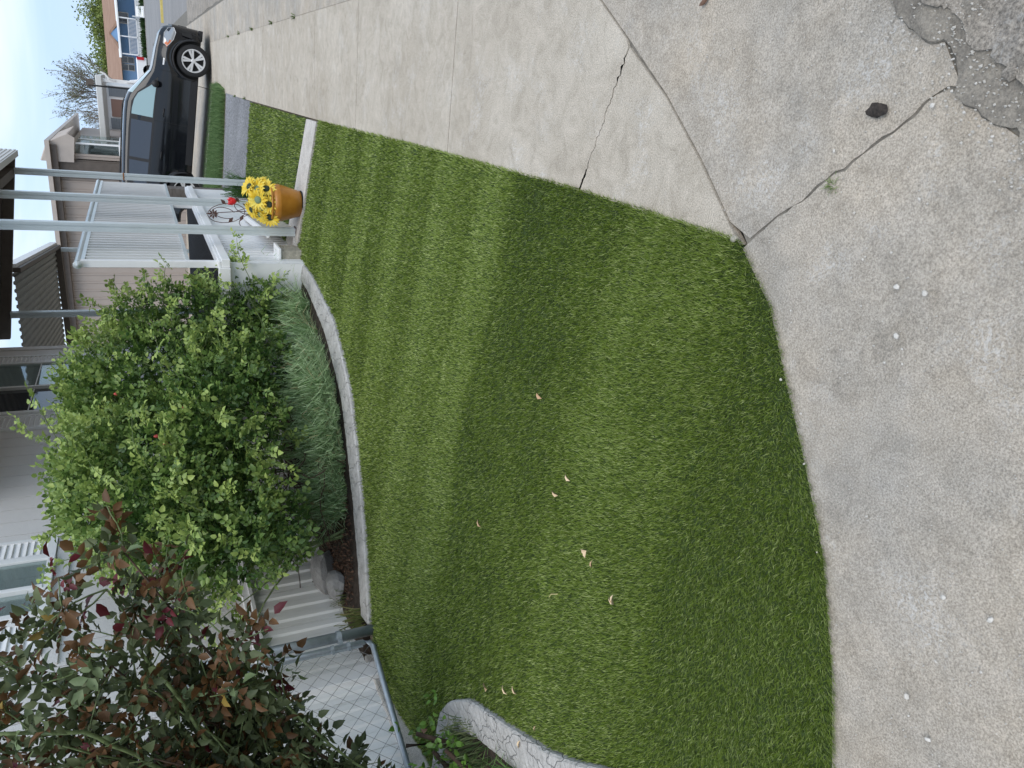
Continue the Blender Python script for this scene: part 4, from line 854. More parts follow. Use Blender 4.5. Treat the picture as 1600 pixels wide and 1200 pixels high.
sf = [((-0.15, -0.10, 0.375), (-0.35, -1, 0.35), 0, 'sunflower low at the left front of the pot, dark centre'), ((0.0, -0.15, 0.385), (0.1, -1, 0.35), 0, 'sunflower low at the middle front of the pot, dark centre'), ((0.16, -0.07, 0.405), (0.6, -1, 0.4), 0, 'sunflower at the right rim of the pot, dark centre'),
      ((-0.13, -0.06, 0.475), (-0.6, -0.7, 0.7), 1, 'pale-centred sunflower in the middle row, left'), ((0.04, -0.11, 0.505), (0, -1, 0.75), 1, 'large pale-centred sunflower in the middle of the bunch'), ((0.15, -0.03, 0.50), (0.5, -0.8, 0.8), 1, 'pale-centred sunflower in the middle row, right'),
      ((-0.09, 0.0, 0.56), (-0.5, -0.5, 1), 0, 'topmost sunflower on the left of the bunch'), ((0.16, 0.05, 0.575), (0.5, -0.4, 1), 0, 'topmost sunflower on the right, turned upward'), ((0.03, 0.08, 0.56), (0.1, 0.1, 1), 1, 'sunflower at the back of the bunch, facing up'), ((-0.17, 0.06, 0.46), (-1, 0.1, 0.5), 0, 'sunflower at the far left of the pot, seen edge-on'), ((0.2, 0.1, 0.47), (1, 0.0, 0.5), 0, 'sunflower at the back right rim, seen edge-on')]
pot.scale = (0.84, 0.84, 0.80)
for (d, fc, pale, lb) in sf: sunflower(px + d[0] * .84, py + d[1] * .84, pz0 + d[2] * .80, fc, rnd.uniform(0.076, 0.112), pale, lb)
rf = empty('red_flower', (px - 0.02, py + 0.12, pz0 + 0.60)); tag(rf, 'single red flower rising above the yellow sunflowers', 'flower')
mb = MB()
for k in range(5):
    a = 2 * math.pi * k / 5; c_, s__ = math.cos(a), math.sin(a); mb.add([(0, 0, -0.03), (c_ * .03 - s__ * .025, s__ * .03 + c_ * .025, 0.01), (c_ * .038, s__ * .038, 0.055), (c_ * .03 + s__ * .025, s__ * .03 - c_ * .025, 0.01)], [(0, 1, 2, 3)])
mb.lathe([(0.005, -0.03), (0.03, -0.01), (0.034, 0.02), (0.02, 0.045)], 10); mb.build('petals', M['red'], rf)
MB().tube([(0, 0, -0.02), (0, -0.02, -0.2), (-0.02, -0.1, -0.4)], 0.004, 5).build('stem', M['cane'], rf)
tr_ = empty('metal_trellis', (px - 0.12, py + 0.16, pz0 + 0.24)); tag(tr_, 'small rusty scrollwork wire trellis with metal leaves behind the sunflowers', 'trellis')
mb = MB()
def loop(cx, cz, rx, rz, a0, a1, tilt=0):
    pts = []
    for k in range(17):
        a = R(a0 + (a1 - a0) * k / 16); u, v = math.cos(a) * rx, math.sin(a) * rz; pts.append((cx + u * math.cos(tilt) - v * math.sin(tilt), 0, cz + u * math.sin(tilt) + v * math.cos(tilt)))
    mb.tube(pts, 0.0035, 5)
loop(-.02, .42, .09, .17, -90, 270, .15); loop(-.02, .44, .05, .10, -60, 240, -.2); loop(-.09, .18, .07, .13, -90, 200, .2); loop(.04, .22, .07, .13, -20, 270, -.2); loop(0, .05, .1, .12, 0, 180)
mb.tube([(0, 0, -0.1), (0, 0, 0.3), (-.03, 0, .6)], .004, 5); mb.tube([(.08, 0, -.1), (.05, 0, .2), (0, 0, .33)], .0035, 5); mb.build('scroll_wire', M['rust'], tr_)
lf = MB()
for (x, z, a) in [(.06, .42, .8), (-.06, .36, 2.4), (-.03, .27, 2.7), (.08, .3, .6), (.05, .21, 1.2), (.1, .14, .5)]:
    c_, s__ = math.cos(a) * .035, math.sin(a) * .035; lf.add([(x, -.004, z), (x + c_ - s__ * .5, -.006, z + s__ + c_ * .5), (x + 2 * c_, -.004, z + 2 * s__), (x + c_ + s__ * .5, -.002, z + s__ - c_ * .5)], [(0, 1, 2, 3)])
for k in range(8):
    a = k * math.pi / 4; c_, s__ = math.cos(a), math.sin(a); lf.add([(-.03, -.01, .54), (-.03 + c_ * .03 - s__ * .01, -.01, .54 + s__ * .03 + c_ * .01), (-.03 + c_ * .05, -.01, .54 + s__ * .05), (-.03 + c_ * .03 + s__ * .01, -.01, .54 + s__ * .03 - c_ * .01)], [(0, 1, 2, 3)])
lf.build('metal_leaves', M['rust'], tr_)

# ------------------------------------------------------------- fallen leaves on the lawn
def dryleaf(x, y, size, rot, label, pale=0.5, z=0.03, n=1, col=None):
    o = empty('fallen_leaf', (x, y, h1(x, y) + z), (rnd.uniform(-.2, .2), rnd.uniform(-.2, .2), rot)); C, A, Nn, Ls = [], [], [], []
    for k in range(n):
        a = (k - (n - 1) / 2) * 1.0; C.append((0, 0, 0)); A.append((math.cos(a), math.sin(a), 0.15)); Nn.append((0.1, 0.3, 1)); Ls.append(size * (1 - .15 * k))
    tnt = np.array([[0.45, 0.27, 0.15]]) * (1 - pale) + np.array([[0.70, 0.55, 0.36]]) * pale
    if col: tnt = np.array([col])
    C, A, Nn, Ls = map(np.array, (C, A, Nn, Ls)); q = leaf_np('fallen_leaf', C.astype(float), A.astype(float), Nn.astype(float), Ls.astype(float), Ls * 0.5, np.repeat(tnt, n, 0), M['dead'], fold=0.45)
    q.location = o.location; q.rotation_euler = o.rotation_euler; bpy.data.objects.remove(o); tag(q, label, 'fallen leaf', 'dry leaves fallen on the lawn'); return q
LV = [(-1.055, 2.295, .045, 1.3, 'reddish tan curled leaf, alone nearest the sidewalk', .1, 1), (-1.345, 2.035, .042, 1.5, 'tan oval leaf in the centre of the lawn', .6, 1), (-1.257, 1.985, .038, 1.2, 'pale heart-shaped leaf just beside the tan oval leaf', .9, 1), (-1.784, 2.541, .04, .8, 'small brown leaf farthest up the lawn centre', .3, 1),
      (-1.456, 1.823, .042, 2.6, 'pair of pale leaves on a twig in the near lawn', .8, 2), (-1.500, 1.775, .03, .3, 'brownish leaf tip just off the paired leaves', .3, 1), (-1.558, 1.634, .045, .6, 'pale V-shaped leaf pair nearest the viewer on the lawn', .95, 2), (-2.497, 2.29, .04, 1.9, 'forked brown leaf near the rounded edging', .4, 2),
      (-2.394, 2.137, .045, 1.1, 'pale tan leaf, middle of the row by the rounded edging', .9, 1), (-2.338, 2.073, .04, .9, 'narrow tan leaf, end of the row by the rounded edging', .7, 1), (-2.56, 1.99, .04, .2, 'curled pale leaf lying against the rounded edging', .9, 1), (-2.40, 1.92, .025, .2, 'small pinkish leaf on the grass beside the rounded edging', .5, 1), (-2.22, 1.50, .035, .4, 'orange-brown leaf on the edging at the frame edge', .2, 1)]
for (x, y, s, r_, lb, pl, n) in LV: dryleaf(x, y, s, r_, lb, pl, n=n, z=0.042 if 'edging' in lb and 'against' in lb else 0.033)
big = dryleaf(-3.02, 2.62, 0.09, 2.0, 'big crumpled brown leaf at the foot of the rose canes', 0.2, z=0.12, col=(0.30, 0.17, 0.11)); 
dk = dryleaf(-2.72, 1.93, 0.07, 2.0, 'dark purple withered leaf hanging over the rounded edging', 0.2, z=0.13, col=(0.04, 0.015, 0.02), n=2)
tg_ = MB().tube([(-1.76, 1.97, h1(-1.76, 1.97) + .035), (-1.735, 1.955, h1(-1.735, 1.955) + .04), (-1.715, 1.925, h1(-1.7, 1.92) + .036)], 0.0016, 5).build('twig', mat('straw', (0.5, 0.42, 0.2), 0.8)); tag(tg_, 'short yellow stem lying on the lawn', 'twig')

# ------------------------------------------------------------- pebbles, clump on the concrete
PB = [(0.101, 1.074), (-0.01, 1.295), (-0.238, 1.138), (-0.276, 1.033), (-0.272, 0.965), (-0.38, 0.998), (-0.404, 0.978), (-0.41, 1.306), (-0.593, 1.280), (-0.775, 1.142), (-0.975, 1.035), (-0.881, 0.714), (-0.864, 0.617), (-0.977, 0.69), (-1.029, 0.683), (-0.983, 0.596), (-1.153, 0.713), (-1.196, 0.695), (-1.211, 0.64), (-1.249, 0.601), (-0.436, 0.967), (-0.447, 1.009), (-0.086, 1.043), (0.162, 1.059), (0.13, 1.042), (0.091, 1.002), (0.145, 0.996), (0.218, 1.089), (0.268, 1.204), (0.21, 1.15), (0.19, 1.06), (0.05, 0.93), (0.24, 1.13)]
BIG = {3: 0.008, 1: 0.005, 8: 0.006, 12: 0.008, 16: 0.008, 4: 0.008, 5: 0.008, 11: 0.006, 18: 0.007, 0: 0.006}
for i, (x, y) in enumerate(PB):
    r_ = BIG.get(i, rnd.uniform(0.0028, 0.0045)); side = 'asphalt edge' if x > 0.04 else ('lawn edge' if i in (7, 8, 9, 10) else 'gutter concrete')
    rock('pebble', (x, y, r_ * 0.6 + 0.002), (r_, r_ * rnd.uniform(.7, 1), r_ * .7), 50 + i, 'tiny pale pebble lying loose on the %s' % side, 'pebble', 'pebble', 'loose pebbles on the %s' % side)
rock('pebble', (-0.272, 1.555, 0.010), (0.014, 0.010, 0.008), 91, 'larger cream pebble at the lawn corner by the sidewalk joint', 'steprock', 'pebble', jit=.3)
cl = rock('dirt_clump', (0.086, 1.205, 0.004), (0.019, 0.033, 0.010), 36, 'dark flat oval clump of dried mud on the gutter', 'bark', 'dirt clump', jit=.45)
rock('pebble', (0.35, 1.88, 0.006), (0.022, 0.009, 0.008), 94, 'smooth brown pebble on the gutter beside the curved sidewalk joint', 'brownstone', 'pebble'); bpy.data.objects[-1] if False else None

def grit(name, n, fn, label, zb=0.0, big=1.0):
    V = []; Fl = []
    for i in range(n):
        x, y = fn(); q = big * rnd.uniform(.0009, .0026) * (1.6 if rnd.random() < .06 else 1); b = len(V); a = rnd.uniform(0, 6.28)
        V += [(x + math.cos(a + k * 1.57) * q * rnd.uniform(.6, 1.2), y + math.sin(a + k * 1.57) * q * rnd.uniform(.6, 1.2), zb - .004 if k % 2 else zb - .002) for k in range(4)] + [(x, y, zb + q * .9 + .001)]
        Fl += [(b + k, b + (k + 1) % 4, b + 4) for k in range(4)]
    o = MB().add(V, Fl).build(name, M['pebble']); tag(o, label, 'grit', kind='stuff')
def near_edge():
    p = rnd.choice([q for q in near_asp if q[1] < 2.0 and q[0] > -.6]); return p[0] + rnd.gauss(.03, .05), p[1] + rnd.gauss(-.02, .05)
def near_gut():
    while True:
        x, y = rnd.uniform(-1.9, .4), rnd.uniform(.3, 1.9)
        if pts_in(gutter_polys[-1], np.array([x]), np.array([y]))[0] or pts_in(gutter_polys[-2], np.array([x]), np.array([y]))[0]: return x, y
grit('road_grit', 2200, near_edge, 'pale grit and fine gravel gathered along the broken road edge', 0.0065, 1.35)
grit('gutter_grit', 500, near_gut, 'sparse pale grit scattered over the gutter concrete')
for i, (x, y, q, lb) in enumerate([(0.33, 1.13, .030, 'rounded lump of broken asphalt, biggest at the road edge'), (0.17, 0.93, .022, 'small lump of broken asphalt lower along the road edge')]):
    rock('asphalt_chunk', (x, y, .006), (q, q * .8, .012), 70 + i, lb, 'asphalt', 'asphalt chunk', jit=.5)

# ------------------------------------------------------------- parked car
car = empty('parked_car', (0.20, 17.25, 0.03), (0, R(6.4), 0)); tag(car, 'black compact crossover parked nose-out on the sloping driveway', 'car')
paint = mat('black_car_paint', (0.005, 0.006, 0.008), 0.18, spec=0.3, coat=0.5); plast = mat('black_plastic', (0.018, 0.018, 0.02), 0.55); chrome = mat('bright_alloy', (0.62, 0.62, 0.62), 0.35, metal=0.25, spec=0.6)
HW = 0.80; XF, XR = 0.0, -2.60; RA = 0.365; ZW = 0.312
def lerp(x, xs, ys): return float(np.interp(x, xs, ys))
def sec(x):
    w_ = lerp(x, [-3.1, -3.0, -2.7, -1.2, 0.0, 0.35, 0.52, 0.60], [0.66, 0.74, 0.79, HW, HW, 0.765, 0.66, 0.50])
    z0 = lerp(x, [-3.1, -2.9, 0.3, 0.6], [0.34, 0.22, 0.20, 0.24])
    for xc in (XF, XR):
        if abs(x - xc) < RA: z0 = max(z0, ZW + math.sqrt(RA * RA - (x - xc) ** 2))
    belt = lerp(x, [-3.1, -2.6, -0.4, 0.1, 0.45, 0.56, 0.60], [1.03, 1.00, 0.925, 0.90, 0.84, 0.74, 0.66])
    top = lerp(x, [-3.1, -3.02, -2.9, -2.6, -1.9, -1.25, -1.02, -0.86, -0.35, -0.25, 0.1, 0.42, 0.55, 0.60], [1.10, 1.30, 1.47, 1.505, 1.52, 1.52, 1.505, 1.455, 1.085, 1.06, 1.02, 0.965, 0.88, 0.74])
    gl = (top - belt) / 0.58; gl = max(0, min(1, gl))
    wt = w_ - 0.05 - 0.12 * gl
    pts = [(w_ - 0.05, z0), (w_ - 0.005, z0 + 0.035), (w_, max(0.34, z0 + 0.06)), (w_ - 0.022, max(0.47, z0 + 0.09)), (w_ - 0.004, max(0.62, z0 + 0.11)), (w_, max(0.72, z0 + 0.13)), (w_ - 0.012, max(0.80, z0 + 0.15)),
           (w_ - 0.045, max(belt, z0 + 0.18)), (wt + (w_ - 0.045 - wt) * 0.45, belt + (top - belt) * 0.50), (wt, belt + (top - belt) * 0.86), (wt - 0.07, top - 0.012 - 0.01 * gl), (wt * 0.5, top + 0.006), (0, top + 0.012)]
    return pts
xsS = sorted(set([round(v, 3) for v in list(np.linspace(-3.3, 0.60, 56)) + [XF - RA, XF + RA, XR - RA, XR + RA, XF - RA + .004, XF + RA - .004, XR - RA + .004, XR + RA - .004, -0.35, -0.86, -1.02, 0.58]]))
vs = []; n2 = 25
for x in xsS:
    s_ = sec(x); vs += [(x, -y_, z_) for y_, z_ in s_] + [(x, y_, z_) for y_, z_ in s_[-2::-1]]
k = len(xsS); fs = [(i * n2 + j, i * n2 + j + 1, (i + 1) * n2 + j + 1, (i + 1) * n2 + j) for i in range(k - 1) for j in range(n2 - 1)] + [tuple(range(n2)), tuple(range((k - 1) * n2, k * n2))]
vs = [(x, y + HW, z) for x, y, z in vs]
MB().add(vs, fs).build('body', paint, car, smooth=True)
MB().box(-3.0, 0.5, 0.12, 2 * HW - 0.12, 0.19, 0.60).build('underbody', M['dark'], car)
# lower cladding strip and wheel-arch lips on the visible side and the far side
def sidept(x, f, off_):       # point on near side glasshouse, f 0..1 from belt to roof edge
    s_ = sec(x); a, b = s_[7], s_[9]; y_, z_ = a[0] + (b[0] - a[0]) * f, a[1] + (b[1] - a[1]) * f; return y_ + off_, z_
def glass_panel(name, m, outline, off_=0.008):
    for sgn in (-1, 1):
        # outline: list of (x, f) quads columns
        vs = []; cols = []
        for (x, f0, f1) in outline:
            for f in np.linspace(f0, f1, 6): y_, z_ = sidept(x, f, off_); vs.append((x, HW + sgn * y_, z_))
        n_ = len(outline); fs = [(i * 6 + j, i * 6 + j + 1, (i + 1) * 6 + j + 1, (i + 1) * 6 + j) for i in range(n_ - 1) for j in range(5)]
        MB().add(vs, fs).build(name, m, car, smooth=True)
carglass = mat('glass_painted_reflection', (0.28, 0.40, 0.40), 0.05, spec=1.0, coat=1.0); cdark = mat('tinted_glass', (0.035, 0.04, 0.05), 0.08, spec=0.9)  # teal reflection on the front glass is put into its base colour
glass_panel('window_frame', plast, [(x, 0.02, fx) for x, fx in [(-0.45, 0.06), (-0.6, 0.5), (-0.8, 0.86), (-1.0, 0.93), (-1.5, 0.95), (-2.2, 0.95), (-2.7, 0.93), (-2.85, 0.5)]], 0.004)
glass_panel('front_side_window', carglass, [(x, 0.08, fx) for x, fx in [(-0.52, 0.10), (-0.65, 0.45), (-0.82, 0.80), (-0.95, 0.85), (-1.12, 0.87), (-1.24, 0.87)]])
glass_panel('rear_side_window', cdark, [(x, 0.08, 0.87) for x in (-1.34, -1.6, -1.85, -2.08)])
glass_panel('quarter_window', cdark, [(-2.14, 0.08, 0.87), (-2.4, 0.08, 0.86), (-2.62, 0.1, 0.6)])
wsv = []; cols = [-0.36, -0.45, -0.55, -0.65, -0.75, -0.84]
for x in cols:
    s_ = sec(x); pr = [s_[9], s_[10], s_[11], s_[12]]; row = [(-y_ * 0.99, z_ + 0.007) for y_, z_ in pr] + [(y_ * 0.99, z_ + 0.007) for y_, z_ in pr[-2::-1]]; wsv += [(x + 0.004, HW + y_, z_) for y_, z_ in row]
MB().add(wsv, [(i * 7 + j, i * 7 + j + 1, (i + 1) * 7 + j + 1, (i + 1) * 7 + j) for i in range(5) for j in range(6)]).build('windshield', carglass, car, smooth=True)
for sgn in (-1, 1):
    Y = lambda v: HW + sgn * v
    MB().add([(x, Y(w_), z) for x, w_, z in [(-0.36, .802, .215), (-2.06, .802, .215), (-2.06, .806, .34), (-0.36, .806, .34)]] , [(0, 1, 2, 3)]).build('sill_cladding', plast, car)
    for xc in (XF, XR):
        al = MB(); pts = []
        for k in range(19):
            a = math.pi * (k / 18) * 1.08 - 0.04 * math.pi; pts.append((xc + math.cos(a) * (RA + .012), Y(0.797), ZW + math.sin(a) * (RA + .012)))
        al.tube(pts, 0.020, 6).build('wheel_arch_trim', plast, car, smooth=True)
        wh = empty('wheel', (xc, Y(0.70), ZW)); wh.parent = car
        mt = Matrix.Rotation(math.pi / 2 * (1 if sgn < 0 else -1), 4, 'X')
        MB().lathe([(0.215, -0.09), (0.285, -0.095), (0.307, -0.07), (0.312, -0.03), (0.312, 0.03), (0.307, 0.07), (0.285, 0.095), (0.215, 0.09)], 40, (0, 0, 0), mt, cap=False).build('tyre', mat('tyre_rubber', (0.02, 0.02, 0.021), 0.85, bump=0.004, bscale=60) if 'tyre_rubber' not in bpy.data.materials else bpy.data.materials['tyre_rubber'], wh, smooth=True)
        rm = MB(); rm.lathe([(0.19, 0.03), (0.222, 0.075), (0.222, 0.092), (0.205, 0.092), (0.198, 0.07)], 40, (0, 0, 0), mt, cap=False); rm.lathe([(0.045, 0.03), (0.045, 0.082), (0.03, 0.088), (0.002, 0.088)], 16, (0, 0, 0), mt)
        for j in range(5):
            for dd in (-0.155, 0.155):
                a = 2 * math.pi * j / 5 + dd + 0.3; m2 = mt @ Matrix.Rotation(a, 4, 'Z'); rm.add([m2 @ Vector(q) for q in [(0.04, -.012, .078), (0.04, .012, .078), (0.205, .024, .086), (0.205, -.024, .086), (0.04, -.012, .05), (0.04, .012, .05), (0.205, .024, .055), (0.205, -.024, .055)]], [(0, 1, 2, 3), (4, 7, 6, 5), (0, 4, 5, 1), (1, 5, 6, 2), (2, 6, 7, 3), (3, 7, 4, 0)])
        rm.build('rim', chrome, wh)
        MB().lathe([(0.002, 0.0), (0.2, 0.0), (0.205, 0.02)], 24, (0, 0, 0), mt).build('brake_disc', M['dark'], wh)
        MB().lathe([(0.002, 0.0), (0.35, 0.0), (0.35, 0.16), (0.34, 0.16)], 24, (xc, Y(0.55), ZW), None) if False else None
    # wheel wells
    for xc in (XF, XR):
        MB().box(xc - 0.34, xc + 0.34, min(Y(0.30), Y(0.60)), max(Y(0.30), Y(0.60)), 0.2, 0.66).build('wheel_well', M['dark'], car)
    hl = MB(); pr = [(0.16, 0.80), (0.30, 0.70), (0.44, 0.66), (0.53, 0.70), (0.50, 0.80), (0.40, 0.865), (0.2, 0.875)]
    def surf(x, z, o_=0.01):
        s_ = sec(x); zz = [p_[1] for p_ in s_[:11]]; yy = [p_[0] for p_ in s_[:11]]; return (x + o_ * 0.6, Y(float(np.interp(z, zz, yy)) + o_), z)
    c0 = surf(0.35, 0.78, 0.02); hl.add([c0] + [surf(x, z) for x, z in pr], [(0, i + 1, (i + 1) % 7 + 1) for i in range(7)]); h_ = hl.build('headlight', mat('headlight_lens', (0.35, 0.36, 0.37), 0.08, metal=0.4, spec=1), car, smooth=True)
    MB().add([surf(x, z, 0.014) for x, z in [(0.14, 0.81), (0.27, 0.735), (0.30, 0.78), (0.2, 0.86)]], [(0, 1, 2, 3)]).build('turn_signal', mat('amber_lens', (0.55, 0.14, 0.04), 0.2), h_)
    MB().tube([surf(x, z, 0.014) for x, z in pr + pr[:1]], 0.006, 5).build('chrome_surround', chrome, h_)
    MB().tube([surf(-0.30, z, 0.003) for z in np.linspace(0.26, 0.9, 9)] , 0.0035, 4).build('door_seam', M['dark'], car)
    MB().tube([surf(-1.29, z, 0.003) for z in np.linspace(0.26, 0.95, 9)], 0.0035, 4).build('door_seam', M['dark'], car)
    for xx in (-1.10, -1.95):
        MB().tube([surf(xx - .09, .80, 0.004), surf(xx - .06, .805, 0.03), surf(xx + .04, .80, 0.03), surf(xx + .07, .795, 0.004)], 0.012, 6).build('door_handle', plast, car, smooth=True)
    q = surf(-0.16, 0.86, 0.006); MB().add([surf(-0.20, .84, .008), surf(-0.20, .868, .008), surf(-0.07, .862, .008), surf(-0.07, .836, .008)], [(0, 1, 2, 3)]).build('side_vent_badge', chrome, car)
    m_ = MB(); c_ = Vector((-0.58, Y(0.86), 0.98)); m_.lathe([(0.01, -0.10), (0.055, -0.085), (0.07, 0), (0.06, 0.08), (0.01, 0.09)], 12, (0, 0, 0), Matrix.Translation(c_) @ Matrix.Rotation(math.pi / 2, 4, 'X')); m_.tube([(-0.55, Y(0.74), 0.93), tuple(c_)], 0.02, 6); m_.build('side_mirror', plast, car, smooth=True)
    MB().tube([(-1.0, Y(0.60), 1.515), (-1.1, Y(0.60), 1.545), (-2.6, Y(0.6), 1.54), (-2.7, Y(0.6), 1.50)], 0.012, 5).build('roof_rail', plast, car)
    MB().add([surf(x, z, 0.012) for x, z in [(0.40, .36), (0.52, .38), (0.53, .56), (0.42, .55)]], [(0, 1, 2, 3)]).build('fog_lamp_recess', M['dark'], car)
MB().box(0.575, 0.615, HW - 0.42, HW + 0.42, 0.45, 0.62).build('grille', plast, car, bevel=0.01)
MB().box(0.40, 0.60, 0.22, 2 * HW - 0.22, 0.16, 0.24).build('front_lip', plast, car, bevel=0.01)

# low driveway kerb beam
kb = MB().add([(x, y, h1(x, 16.7) + dz2) for x in (-0.30, -1.0, -2.0, -3.2) for y in (16.56, 16.66) for dz2 in (-0.03, 0.07)], [(i * 4 + a, i * 4 + b, (i + 1) * 4 + b, (i + 1) * 4 + a) for i in range(3) for a, b in ((0, 1), (1, 3), (3, 2), (2, 0))] + [(0, 1, 3, 2), (12, 14, 15, 13)]).build('driveway_kerb', M['path']); kb['kind'] = 'structure'

# ------------------------------------------------------------- stacked stone screen between porch and car
sp = MB().box(-1.98, -1.74, 12.98, 13.3, 0.0, 1.78).build('stone_pillar', M['stonewall'], bevel=0.01); tag(sp, 'dark stacked-stone pillar behind the farthest awning posts', 'pillar')

# ------------------------------------------------------------- neighbour's tan mobile home
nb = empty('mobile_home', (0, 0, 0)); tag(nb, 'tan ribbed-metal mobile home with brown eaves behind the parked car', 'mobile home')
mb = MB(); pts = []; x = -9.0
while x < -2.35: pts += [(x, 0), (x + .14, 0), (x + .16, -.025), (x + .19, -.025), (x + .21, 0)]; x += .22
n = len(pts); mb.add([(xx, 22 + d, z) for z in (0.3, 3.3) for xx, d in pts], [(i, i + 1, n + i + 1, n + i) for i in range(n - 1)]); mb.box(-9, -2.4, 22.03, 34, 0.3, 3.3); mb.build('wall', M['tan'], nb)
MB().box(-9.2, -2.0, 21.8, 22.2, 3.26, 3.40).build('eave_trim', M['brown'], nb); MB().box(-9.2, -1.9, 21.7, 34.2, 3.402, 3.50).build('roof', M['tanroof'], nb)
MB().box(-2.40, -2.34, 21.95, 22.4, 1.0, 3.2).box(-2.62, -2.38, 21.93, 21.99, 0.3, 3.26).build('corner_trim', M['brown'], nb)
w_ = MB().box(-2.36, -1.92, 22.0, 22.04, 0.4, 1.9).box(-2.36, -2.32, 22.0, 22.04, 1.9, 2.86).box(-1.96, -1.92, 22.0, 22.04, 1.9, 2.86).box(-1.96, -1.92, 22.04, 24.5, 0.4, 1.9).box(-1.96, -1.92, 23.2, 23.26, 1.9, 2.86).build('bay_window', M['white'], nb)
MB().box(-2.32, -1.96, 22.015, 22.025, 1.9, 2.86).box(-1.945, -1.94, 22.04, 24.5, 1.9, 2.86).build('pane', GL, w_); MB().box(-2.3, -2.0, 22.5, 22.6, 1.9, 2.7).build('curtain', mat('grey_curtain', (0.25, 0.25, 0.24), 0.8), w_)
av = MB(); pts = []; y = 21.85
while y < 24.5: pts += [(y, 0), (y + .1, 0), (y + .12, .03), (y + .2, .03), (y + .22, 0)]; y += .25
n = len(pts)
for (xa, za, xb, zb) in [(-2.4, 3.62, -1.95, 3.45), (-1.95, 3.45, -1.72, 3.0)]: av.add([(x_, yy, z_ + d) for x_, z_ in ((xa, za), (xb, zb)) for yy, d in pts], [(i, i + 1, n + i + 1, n + i) for i in range(n - 1)])
av.add([(-2.4, 21.85, 3.62), (-1.95, 21.85, 3.45), (-1.72, 21.85, 3.0), (-1.80, 21.85, 2.86), (-2.4, 21.85, 2.92)], [(0, 1, 2, 3, 4)]).add([(-2.4, 21.85, 2.92), (-1.8, 21.85, 2.86), (-1.8, 24.5, 2.86), (-2.4, 24.5, 2.92)], [(0, 1, 2, 3)]); av.build('window_hood', M['tanroof'], nb)
MB().tube([(-2.75, 21.9, 3.3), (-2.75, 21.9, 0.3)], 0.05, 8).build('downspout', M['brown'], nb)

# ------------------------------------------------------------- white mobile home and carport across
cp = empty('carport', (0, 0, 0)); tag(cp, 'white flat-roofed carport beyond the parked car', 'carport')
MB().box(-3.9, -0.35, 27.0, 31, 2.30, 2.47).build('roof', mat('carport_roof', (0.62, 0.63, 0.62), 0.5), cp, bevel=0.02)
MB().box(-0.52, -0.42, 27.1, 27.2, 0, 2.30).box(-2.42, -2.34, 27.1, 27.2, 0, 2.3).build('post', M['white'], cp)
MB().tube([(-0.47, 27.08, 1.95), (-0.42, 27.05, 2.1), (-0.3, 27.05, 2.2), (-0.25, 27.05, 2.32)], .03, 6).tube([(-0.47, 27.0, 1.6), (-0.47, 27.0, 1.55), (-0.44, 27.02, 1.2)], .05, 6).build('bracket', M['white'], cp)
sg = empty('street_sign', (-0.62, 25.5, 0)); tag(sg, 'small dark sign plate on a thin black pole rising above the carport roof', 'street sign')
MB().tube([(0, 0, 0), (0, 0, 2.6)], .025, 8).build('pole', M['dark'], sg); MB().box(-0.02, 0.17, -.02, .02, 2.46, 2.66).build('sign_plate', M['brown'], sg)
wh_ = empty('mobile_home', (0, 0, 0)); tag(wh_, 'white mobile home with grey shutters seen between carport posts', 'mobile home')
MB().box(-7, -0.75, 34, 40, 0, 2.45).build('wall', M['white'], wh_); MB().box(-7.2, -0.55, 33.8, 40.2, 2.46, 2.62).build('roof', M['white'], wh_)
for (a, b) in ((-1.15, -0.78), (-2.35, -1.95), (-3.6, -3.2)):
    s_ = MB().box(a, b, 33.94, 33.99, 1.05, 2.3)
    for k in range(14): s_.box(a + .03, b - .03, 33.925, 33.945, 1.1 + k * .085, 1.15 + k * .085)
    s_.build('shutter', M['greyshut'], wh_)
MB().box(-1.9, -1.25, 33.93, 33.98, 0.95, 2.25).build('window', mat('brown_curtain', (0.18, 0.11, 0.09), 0.7), wh_)

# ------------------------------------------------------------- white pickup far away
pk = empty('pickup_truck', (-0.3, 60, 0)); tag(pk, 'white pickup truck with red tail lights parked before the blue house', 'pickup truck')
MB().prism([(-3.6, .45), (-3.6, 1.0), (-1.9, 1.05), (-1.7, 1.6), (-.6, 1.6), (-.5, 1.08), (0.9, 1.08), (0.95, .95), (0.95, .45)], -0.9, 0.9, 'y').build('body', M['white'], pk, bevel=.05)
MB().box(-1.6, -.7, -.915, -.905, 1.12, 1.5).build('window', M['darkglass'], pk); 
for s_ in (-1, 1): MB().box(0.78, 0.97, s_ * .93 - .06, s_ * .93 + .06, 0.62, 1.05).build('tail_light', mat('red_lens', (0.45, 0.01, 0.02), 0.3), pk)
for xx in (-2.8, 0.15):
    for s_ in (-.8, .8): MB().tube([(xx, s_ - .1, .36), (xx, s_ + .1, .36)], .36, 16).build('wheel', M['dark'], pk)

